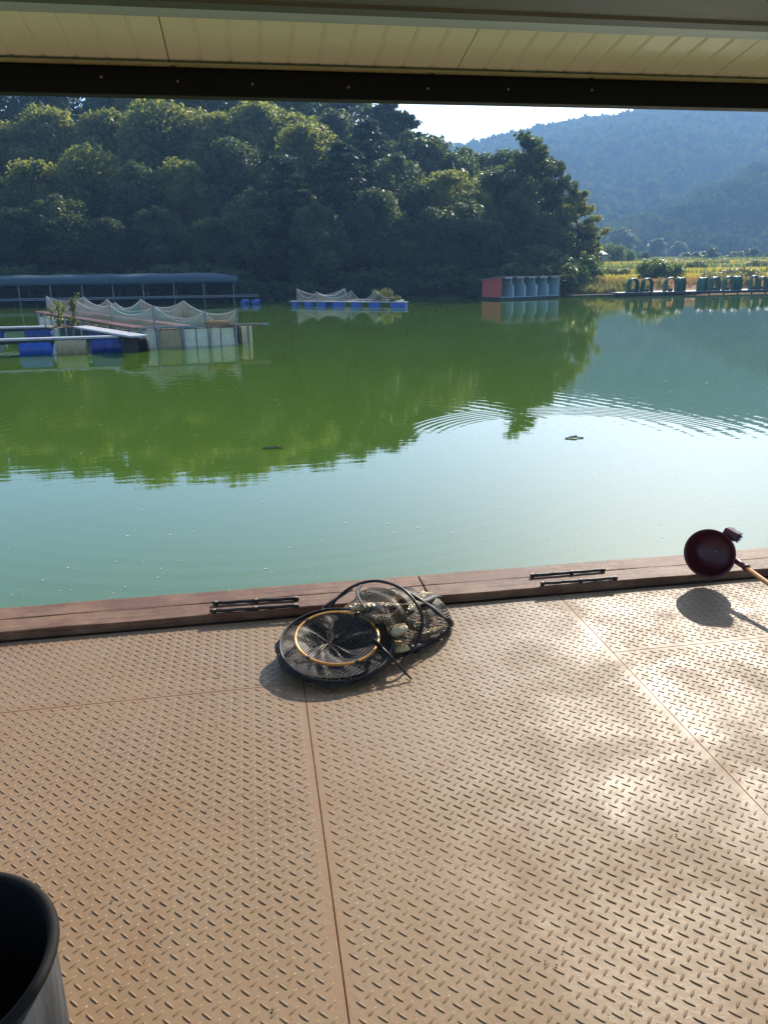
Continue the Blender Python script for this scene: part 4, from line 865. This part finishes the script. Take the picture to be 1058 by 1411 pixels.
# netting between the collapsed hoops, bulging
def ring_wall(ca, na, ra, cb, nb_, rb, mt, parent, o_, rows=6, n=56, bulge=0.012, name='netting'):
    a, b = circle_pts(ca, na, ra, n), circle_pts(cb, nb_, rb, n); v = []; uv = []; f = []
    for j in range(rows+1):
        s = j/rows
        for k in range(n+1):
            p = a[k % n].lerp(b[k % n], s); ctr = Vector(ca).lerp(Vector(cb), s); p = p+(p-ctr).normalized()*bulge*math.sin(math.pi*s)*(1+0.8*math.sin(k*0.9+j))
            v.append(p-o_); uv.append((2*math.pi*ra*k/n, s*0.16))
    for j in range(rows):
        for k in range(n): q = j*(n+1)+k; f.append((q, q+1, q+n+2, q+n+1))
    return mesh_obj(name, v, f, mt, parent, True, uv)
ring_wall(cA, nA, rA, cB, nB, 0.21, M['netdark'], kn, off)
ring_wall(cA-nA*0.012, nA, rA*0.97, cB, nB, 0.19, M['netdark'], kn, off, bulge=-0.03)
def net_disc(c, nrm, r, mt, parent, o_, sag, folds, seed, name, wr=0.012, hub=(0.15, -0.1)):
    r_ = random.Random(seed); n = 84; m = 14; c = Vector(c); nrm = Vector(nrm).normalized(); x = nrm.cross(Vector((0, 1, 0))).normalized(); y = nrm.cross(x); v = []; uv = []; f = []
    ph = [r_.random()*6.28 for _ in range(4)]
    for j in range(m+1):
        s = j/m
        for k in range(n+1):
            a = 2*math.pi*k/n; tw = a+(1-s)*0.35; rad = r*s; w1 = (1-abs(2*s-1))**0.7; h = -sag*(1-s**1.6)+wr*w1*(0.55*math.sin(5*tw+ph[0])+0.45*math.sin(7*tw+ph[1]+2*s)+0.9*(float(vnoise(6+math.cos(a)*2.6+s*3+seed, 9+math.sin(a)*2.6-s*2))-0.5)*2+0.35*math.sin(19*tw+ph[2])*math.sin(3*a+ph[3]))
            hx, hy = hub[0]*r*(1-s), hub[1]*r*(1-s); p = c+x*(math.cos(a)*rad+hx)+y*(math.sin(a)*rad+hy)+nrm*h; p.z = max(p.z, 0.008)
            v.append(p-o_); uv.append((s*math.cos(a)*r*1.15+0.4*h, s*math.sin(a)*r*1.15-0.3*h))
    for j in range(m):
        for k in range(n): q = j*(n+1)+k; f.append((q, q+1, q+n+2, q+n+1))
    return mesh_obj(name, v, f, mt, parent, True, uv)
net_disc(cA-nA*0.006, nA, rA, M['net'], kn, off, 0.035, 9, 3, 'netting'); net_disc(cB+Vector((0, 0, 0.02)), nB, 0.205, M['netdark'], kn, off, 0.012, 7, 6, 'netting', 0.008); net_disc(cB, nB, 0.205, M['netdark'], kn, off, 0.01, 7, 5, 'netting', 0.006)
# standing hoop over the bag
hp3 = [at(455, 842, 0.07), at(478, 813, 0.15), at(515, 800.5, 0.215), at(553, 811, 0.22), at(577, 838, 0.175), at(581, 866, 0.105), at(563, 899, 0.03), at(520, 905, 0.02), at(470, 880, 0.03)]
MB().tube([loc(p) for p in spline(hp3, 8, True)], 0.0062, 8, True).build('hoop', M['hoop'], kn, True)
# bag: closed lumpy sack round the fish
bc = at(533, 862, 0.05)
def bag_surface(scale, seed, mt, name, lump=0.02):
    n, m = 72, 22; v = []; uv = []; f = []
    for j in range(m+1):
        ph = (math.pi/2)*j/m*1.08
        for k in range(n+1):
            a = 2*math.pi*k/n; rr = 1+0.10*math.sin(2*a+0.6)+0.06*math.sin(3*a+seed)+0.035*math.sin(7*a+seed*2+j*0.3)
            px = 0.262*math.cos(a)*math.sin(ph)*rr*scale; py = 0.232*math.sin(a)*math.sin(ph)*rr*scale
            z = 0.185*math.cos(ph)*scale*(1+0.25*math.sin(a-0.4)*math.sin(ph))+lump*math.sin(px*31+seed)*math.cos(py*27)*math.sin(ph)+0.006*math.sin(px*90+py*60)
            v.append((bc.x+px+0.035*math.cos(ph)-off.x, bc.y+py-off.y, max(0.004, z+0.01))); uv.append((a*0.22, ph*0.2))
    for j in range(m):
        for k in range(n): q = j*(n+1)+k; f.append((q, q+n+1, q+n+2, q+1))
    return mesh_obj(name, v, f, mt, kn, True, uv)
bag_surface(0.93, 1.3, M['net'], 'bag')
# tied end and straps
def strap(pts, wd=0.011, th=0.003): 
    P = spline(pts, 8); m = MB(); v = []; f = []
    for i, p in enumerate(P):
        t = (P[min(i+1, len(P)-1)]-P[max(i-1, 0)]).normalized(); tw = i*0.22; s = t.cross(Vector((0.3*math.sin(tw), 0.5*math.cos(tw), 0.8))).normalized(); u = s.cross(t)
        v += [loc(p+s*wd), loc(p+u*th), loc(p-s*wd), loc(p-u*th)]
    for i in range(len(P)-1):
        for k in range(4): f.append((4*i+k, 4*i+(k+1) % 4, 4*i+4+(k+1) % 4, 4*i+4+k))
    mesh_obj('strap', v, f, M['cord'], kn, True)
strap([at(566, 818, 0.20), at(588, 832, 0.165), at(605, 845, 0.12), at(620, 857, 0.06), at(619, 864, 0.014), at(605, 874, 0.012), at(591, 885, 0.014), at(572, 899, 0.012)], 0.013, 0.004)
strap([at(566, 822, 0.19), at(584, 828, 0.17), at(598, 822, 0.135), at(606, 823, 0.11)], 0.017, 0.006)
strap([at(452, 845, 0.08), at(446, 838, 0.07), at(462, 826, 0.11), at(486, 812, 0.155)], 0.008)
strap([at(503, 838, 0.165), at(492, 818, 0.19), at(497, 806, 0.2)], 0.007)
strap([at(590, 884, 0.015), at(578, 888, 0.04), at(566, 893, 0.05), at(556, 905, 0.01)], 0.016)
def fish_mesh(L):
    pr = [(0.0, 0.02, 0.012), (0.04, 0.055, 0.035), (0.12, 0.105, 0.062), (0.25, 0.150, 0.082), (0.40, 0.162, 0.085), (0.55, 0.140, 0.070), (0.70, 0.095, 0.045), (0.80, 0.060, 0.026), (0.86, 0.055, 0.014), (0.93, 0.10, 0.006), (1.0, 0.15, 0.003)]
    n = 16; v = []; f = []
    for t, h, w_ in pr:
        for k in range(n):
            a = 2*math.pi*k/n; c, s = math.cos(a), math.sin(a); z = s*h*L
            if 0.3 < t < 0.72 and k == n//4: z += 0.06*L
            v.append(((t-0.45)*L-(0.05*L*(1-abs(s)) if t == 1.0 else 0), c*w_*L, z))
    for i in range(len(pr)-1):
        for k in range(n): f.append((i*n+k, i*n+(k+1) % n, (i+1)*n+(k+1) % n, (i+1)*n+k))
    f.append(tuple(range(n))[::-1]); f.append(tuple((len(pr)-1)*n+k for k in range(n)))
    o = mesh_obj('carp', v, f, M['fish'], None, True); me = o.data; bpy.data.objects.remove(o); return me
FM = [fish_mesh(0.21), fish_mesh(0.25), fish_mesh(0.18)]
for i, (px, py, z, rz, rx, ry, k) in enumerate(((520, 836, 0.145, 0.1, 1.2, 0.05, 1), (545, 868, 0.10, 1.9, 1.1, 0.4, 0), (500, 852, 0.10, -0.5, 1.3, 0.1, 1), (528, 822, 0.13, 2.6, 0.9, 0.2, 0), (560, 840, 0.115, 0.6, 1.4, -0.3, 1), (590, 872, 0.045, 0.55, 1.1, 0.0, 0), (592, 845, 0.06, 1.2, 1.3, 0.3, 0), (540, 890, 0.045, 2.4, 1.2, 0.1, 2), (486, 835, 0.07, 0.9, 1.2, 0.1, 2), (570, 862, 0.06, -0.9, 1.4, 0.1, 0), (530, 856, 0.055, 0.3, 1.4, 0.0, 1))):
    p = at(px, py, z); o = share('carp', FM[k], None, p); o.rotation_euler = (rx, ry, rz); tag(o, 'golden grey carp heaped inside the black keep net', 'fish', 'carp inside the keep net')
# landing net with gold hoop on top
gn, gf = at(463, 919, 0.072), at(466, 843, 0.138); cG = (gn+gf)/2+nA*0.004; axg = (gf-gn).normalized(); nG = Vector((1, 0.05, 0)).cross(axg).normalized(); rG = (gf-gn).length/2*1.0
rG = 0.160
ln = empty('landing_net', (cG.x, cG.y, 0.03)); tag(ln, 'landing net with gold hoop and short black handle lying on the keep net', 'net'); og = Vector((cG.x, cG.y, 0.03))
MB().tube([p-og for p in circle_pts(cG, nG, rG, 64, 0.003)], 0.0058, 8, True).build('gold_hoop', M['gold'], ln, True)
net_disc(cG, nG, rG*0.985, M['net2'], ln, og, 0.042, 8, 9, 'netting', 0.016)
ha = cG+(at(518, 885, 0.115)-cG).normalized()*rG; hb = at(567, 936, 0.006); hm = ha.lerp(hb, 0.35)+Vector((0, 0, 0.004))
MB().tube([ha-og, hm-og, hb-og], [0.0065, 0.0055, 0.0035], 8).build('handle', M['hoop'], ln, True)
MB().tube([ha-og-(hb-ha)*0.06, ha-og+(hb-ha)*0.16], 0.0095, 8).build('ferrule', M['black'], ln, True)
for k in range(5):
    a = (7, 19, 30, 41, 55)[k]; pts = circle_pts(cG, nG, rG, 64, 0.003); p, q = pts[a], pts[(a+1) % 64]; MB().tube([p-og, q-og], 0.0075, 6).build('lashing', M['cord'], ln)

# ------------------------------------------------------------------ dipper
dc = at(977, 763, 0.165)
view = (EYE-dc).normalized(); nD = (view+Vector((-0.30, 0.05, -0.12))).normalized()
xq = nD.cross(Vector((0, 0, 1))).normalized(); yq = xq.cross(nD); rD = 0.112
MD = Matrix(((xq.x, yq.x, nD.x, dc.x), (xq.y, yq.y, nD.y, dc.y), (xq.z, yq.z, nD.z, dc.z), (0, 0, 0, 1)))
dip = empty('dipper', dc); tag(dip, 'maroon plastic scoop with long varnished handle resting on the deck edge planks', 'scoop'); MDl = Matrix.Translation(-dc) @ MD
pr = [(0.002, -0.115), (0.05, -0.113), (0.078, -0.104), (0.096, -0.085), (0.105, -0.05), (0.110, -0.01), (0.116, 0.0), (0.117, 0.004), (0.112, 0.006), (0.106, -0.004), (0.101, -0.045), (0.092, -0.08), (0.074, -0.098), (0.05, -0.106), (0.002, -0.108)]
MB().lathe(pr, 40, MDl, False).build('bowl', M['dipper'], dip, True)
h1 = at(1012, 770, 0.15); h2 = at(1027, 782, 0.142); h3 = at(1059, 805, 0.125); hd = (h3-h2).normalized(); hend = h2+hd*(h2.z-0.012)/max(0.02, -hd.z) if hd.z < -0.02 else h2+hd*1.3
h1 = h1+(dc-h1)*0.10
MB().tube([h1-dc, h1.lerp(h2, 0.6)-dc, h2-dc], [0.016, 0.0135, 0.0125], 12).build('socket', M['dipper'], dip, True)
MB().tube([h2-dc-hd*0.006, h2-dc+hd*0.012], 0.017, 12).build('collar', M['dipper'], dip, True)
MB().tube([h2-dc, hend-dc], 0.0105, 12).build('handle', M['bamboo'], dip, True)
bx = [MDl @ Vector(p) for p in ((0.02, 0.098, -0.055), (0.085, 0.072, -0.055))]
blk = MB(); yb = (MDl.to_3x3() @ Vector((-0.33, 0.94, 0))).normalized(); xb = (MDl.to_3x3() @ Vector((-0.94, -0.33, 0))).normalized(); zb = MDl.to_3x3() @ Vector((0, 0, 1)); zb = xb.cross(yb) if xb.cross(yb).dot(zb) > 0 else zb; o0 = MDl @ Vector((-0.066, 0.103, -0.045))
MBx = Matrix(((xb.x, yb.x, zb.x, o0.x), (xb.y, yb.y, zb.y, o0.y), (xb.z, yb.z, zb.z, o0.z), (0, 0, 0, 1)))
bevel(MB().box((-0.033, -0.02, -0.035), (0.033, 0.022, 0.02), MBx).build('brush_block', M['dipper'], dip), 0.004)
br = MB()
for k in range(90):
    p = Vector((rnd.uniform(-0.028, 0.033), rnd.uniform(-0.016, 0.02), -0.033)); e = p+Vector((rnd.uniform(-.006, .016), rnd.uniform(-.006, .012), -rnd.uniform(0.012, 0.022))); br.tube([MBx @ p, MBx @ e], 0.0011, 4)
for k in range(60):
    p = Vector((0.032, rnd.uniform(-0.018, 0.02), rnd.uniform(-0.034, 0.015))); e = p+Vector((rnd.uniform(.006, .014), rnd.uniform(-.004, .006), rnd.uniform(-.008, .004))); br.tube([MBx @ p, MBx @ e], 0.0011, 4)
tag(br.build('bristles', M['bristle'], dip), kind='stuff')

# ------------------------------------------------------------------ drum bin at the lower left, small litter
bn = empty('bin', (-0.575, 1.0, 0.0)); tag(bn, 'cut down dark drum bin standing open on the tread plate', 'bin'); RB, HB = 0.198, 0.45
MB().lathe([(0.002, 0.002), (RB*0.94, 0.002), (RB*0.96, 0.02), (RB*0.985, 0.2), (RB, HB-0.03), (RB-0.006, HB-0.03), (RB*0.96, 0.2), (RB*0.93, 0.03), (0.002, 0.03)], 56, None, False).build('wall', M['binside'], bn, True)
MB().tube([(RB*math.cos(k*0.11220), RB*math.sin(k*0.1122), HB-0.018) for k in range(56)], [0.0095]*56, 8, True).build('rim', M['black'], bn, True)
MB().lathe([(0.002, 0.034), (RB*0.90, 0.034), (RB*0.925, 0.036), (RB*0.965, HB-0.022)], 56, None, False).build('liner', M['black'], bn, True)
o = MB().tube([(-0.55, 0.95, 0.036), (-0.428, 0.853, 0.505)], 0.011, 8).build('stick', M['bamboo'], None, True); tag(o, 'pale stick leaning inside the dark drum bin', 'stick')
p = at(303, 932, 0.0); o = MB().add([(-0.016, -0.003, 0.003), (0.0, -0.006, 0.007), (0.017, 0.002, 0.004), (0.0, 0.005, 0.009)], ((0, 1, 3), (1, 2, 3))).build('dead_leaf', M['deadleaf']); o.location = (p.x, p.y, 0.0015); tag(o, 'curled dead leaf lying on the tread plate', 'leaf')
sp_ = []
for k in range(150):
    px, py = rnd.uniform(0, 1058), rnd.uniform(880, 1400)
    if k < 60: px = rnd.gauss(150, 90); py = rnd.gauss(985, 30)
    p = at(px, py, 0.0022); s = rnd.uniform(0.0012, 0.0042); a = rnd.random()*3; sp_ += [(p.x+s*math.cos(a), p.y+s*math.sin(a), 0.002), (p.x-s*math.sin(a), p.y+s*math.cos(a), 0.003), (p.x-s*math.cos(a), p.y-s*math.sin(a), 0.002), (p.x+s*math.sin(a), p.y-s*math.cos(a), 0.0035)]
o = bpy.data.objects.new('grit', quads_mesh('grit', np.array(sp_), M['soil'])); col.objects.link(o); tag(o, 'dark grit scattered on the tread plate deck', 'grit', kind='stuff')

# ------------------------------------------------------------------ roof over the deck
roof = empty('deck_roof', (0, 0, 0)); tag(roof, 'cream ribbed panel roof with black eave beam above the deck', 'roof')
YE = 3.05; ZE = 2.12; SL = 0.206
cz = lambda y: ZE+SL*(YE-y)
Y0, Y1 = -2.4, 3.22
for i in range(-4, 6):
    xa = -0.215+1.0*i; xb = xa+0.9965; prof = [(xa, 0.0), (xa+0.003, -0.004)] if False else [(xa, 0.0)]
    for k in range(1, 10):
        xc = xa+0.1*k
        prof += [(xc-0.009, 0.0), (xc-0.006, 0.0022), (xc-0.003, 0.0022), (xc, -0.0008), (xc+0.003, 0.0022), (xc+0.006, 0.0022), (xc+0.009, 0.0)]
    prof += [(xb, 0.0)]; n = len(prof); v = []
    for y in (Y0, Y1): v += [(x, y, cz(y)+dz) for x, dz in prof]+[(xb, y, cz(y)+0.05), (xa, y, cz(y)+0.05)]
    m = n+2; f = [tuple(range(m)), tuple(range(m, 2*m))[::-1]]+[(k, (k+1) % m, (k+1) % m+m, k+m)[::-1] for k in range(m)]
    mesh_obj('roof_panel', v, f, M['ceiling'], roof)
    if i < 5: MB().add([(xb-0.001, Y0, cz(Y0)+0.012), (xb+0.0045, Y0, cz(Y0)+0.012), (xb+0.0045, Y1, cz(Y1)+0.012), (xb-0.001, Y1, cz(Y1)+0.012), (xb-0.001, Y0, cz(Y0)+0.049), (xb+0.0045, Y0, cz(Y0)+0.049), (xb+0.0045, Y1, cz(Y1)+0.049), (xb-0.001, Y1, cz(Y1)+0.049)], ((0,3,2,1),(0,1,5,4),(2,3,7,6))).build('joint_strip', M['iron'], roof)
bz = CAMZ+0.188*3.05
eb = bevel(MB().box((-4.2, 2.985, bz), (5.8, 3.05, cz(3.05)-0.001)).build('eave_beam', M['beam'], roof), 0.004)
MB().box((-4.2, 2.962, cz(2.98)-0.014), (5.8, 2.984, cz(2.985)-0.004)).build('eave_trim', M['trim'], roof)
for px in (240, 595, 815): 
    c = atY(px, 100 if px < 300 else 119, 2.97); MB().box((c.x-0.009, 2.968, cz(2.97)-0.019), (c.x+0.009, 2.9835, cz(2.97)-0.012)).build('clip', M['purlin'], eb)
for px, py in ((140, 106), (245, 112), (348, 116), (480, 120), (590, 122), (700, 123), (815, 124)):
    c = atY(px, py, 2.984); MB().lathe([(0.001, 0), (0.0045, 0), (0.0045, 0.003), (0.001, 0.0045)], 8, Matrix.Translation((c.x, 2.985, c.z)) @ Matrix.Rotation(math.pi/2, 4, 'X')).build('screw', M['washer'], eb)
zl = 2.163
MB().box((-4.2, 2.515, zl), (5.8, 2.60, zl+0.004)).build('purlin_flange', M['lip'], roof); MB().box((-4.2, 2.515, zl+0.0042), (5.8, 2.522, cz(2.52)-0.001)).build('purlin_web', M['lip'], roof)
zb_ = CAMZ+0.279*2.42; v = []; pf_ = [(2.42, zb_+0.10), (2.42, zb_), (2.36, zb_-0.001), (2.345, zb_+0.006), (2.30, zb_+0.006), (2.285, zb_-0.001), (2.12, zb_-0.001), (2.10, zb_+0.004), (2.10, cz(2.42)-0.002), (2.42, cz(2.42)-0.002)]
for x in (-4.2, 5.8): v += [(x, y, z) for y, z in pf_]
n = len(pf_); mesh_obj('main_beam', v, [tuple(range(n))[::-1], tuple(range(n, 2*n))]+[(k, (k+1) % n, (k+1) % n+n, k+n) for k in range(n)], M['purlin'], roof)
for x in (-3.9, 5.5):
    for y in (2.2, -2.0): MB().box((x-0.05, y-0.05, -0.012), (x+0.05, y+0.05, (zb_ if y > 0 else cz(y))-0.002)).build('post', M['beam'], roof)
MB().box((-4.2, -2.05, cz(-2.0)-0.12), (5.8, -1.95, cz(-1.95)-0.001)).build('rear_beam', M['beam'], roof)

# ------------------------------------------------------------------ haze
def make_haze():
    m = bpy.data.materials.new('haze_air'); m.use_nodes = True; t = m.node_tree; t.nodes.clear(); o = t.nodes.new('ShaderNodeOutputMaterial'); p = t.nodes.new('ShaderNodeVolumePrincipled')
    p.inputs['Color'].default_value = (0.30, 0.57, 1.0, 1); p.inputs['Density'].default_value = 0.0007; p.inputs['Anisotropy'].default_value = 0.3; t.links.new(p.outputs[0], o.inputs['Volume']); return m
hz = MB().box((-1450, -1250, -4.3), (1450, 1560, 175)).build('haze', make_haze()); tag(hz, 'pale blue haze filling the valley air', 'haze', kind='stuff')
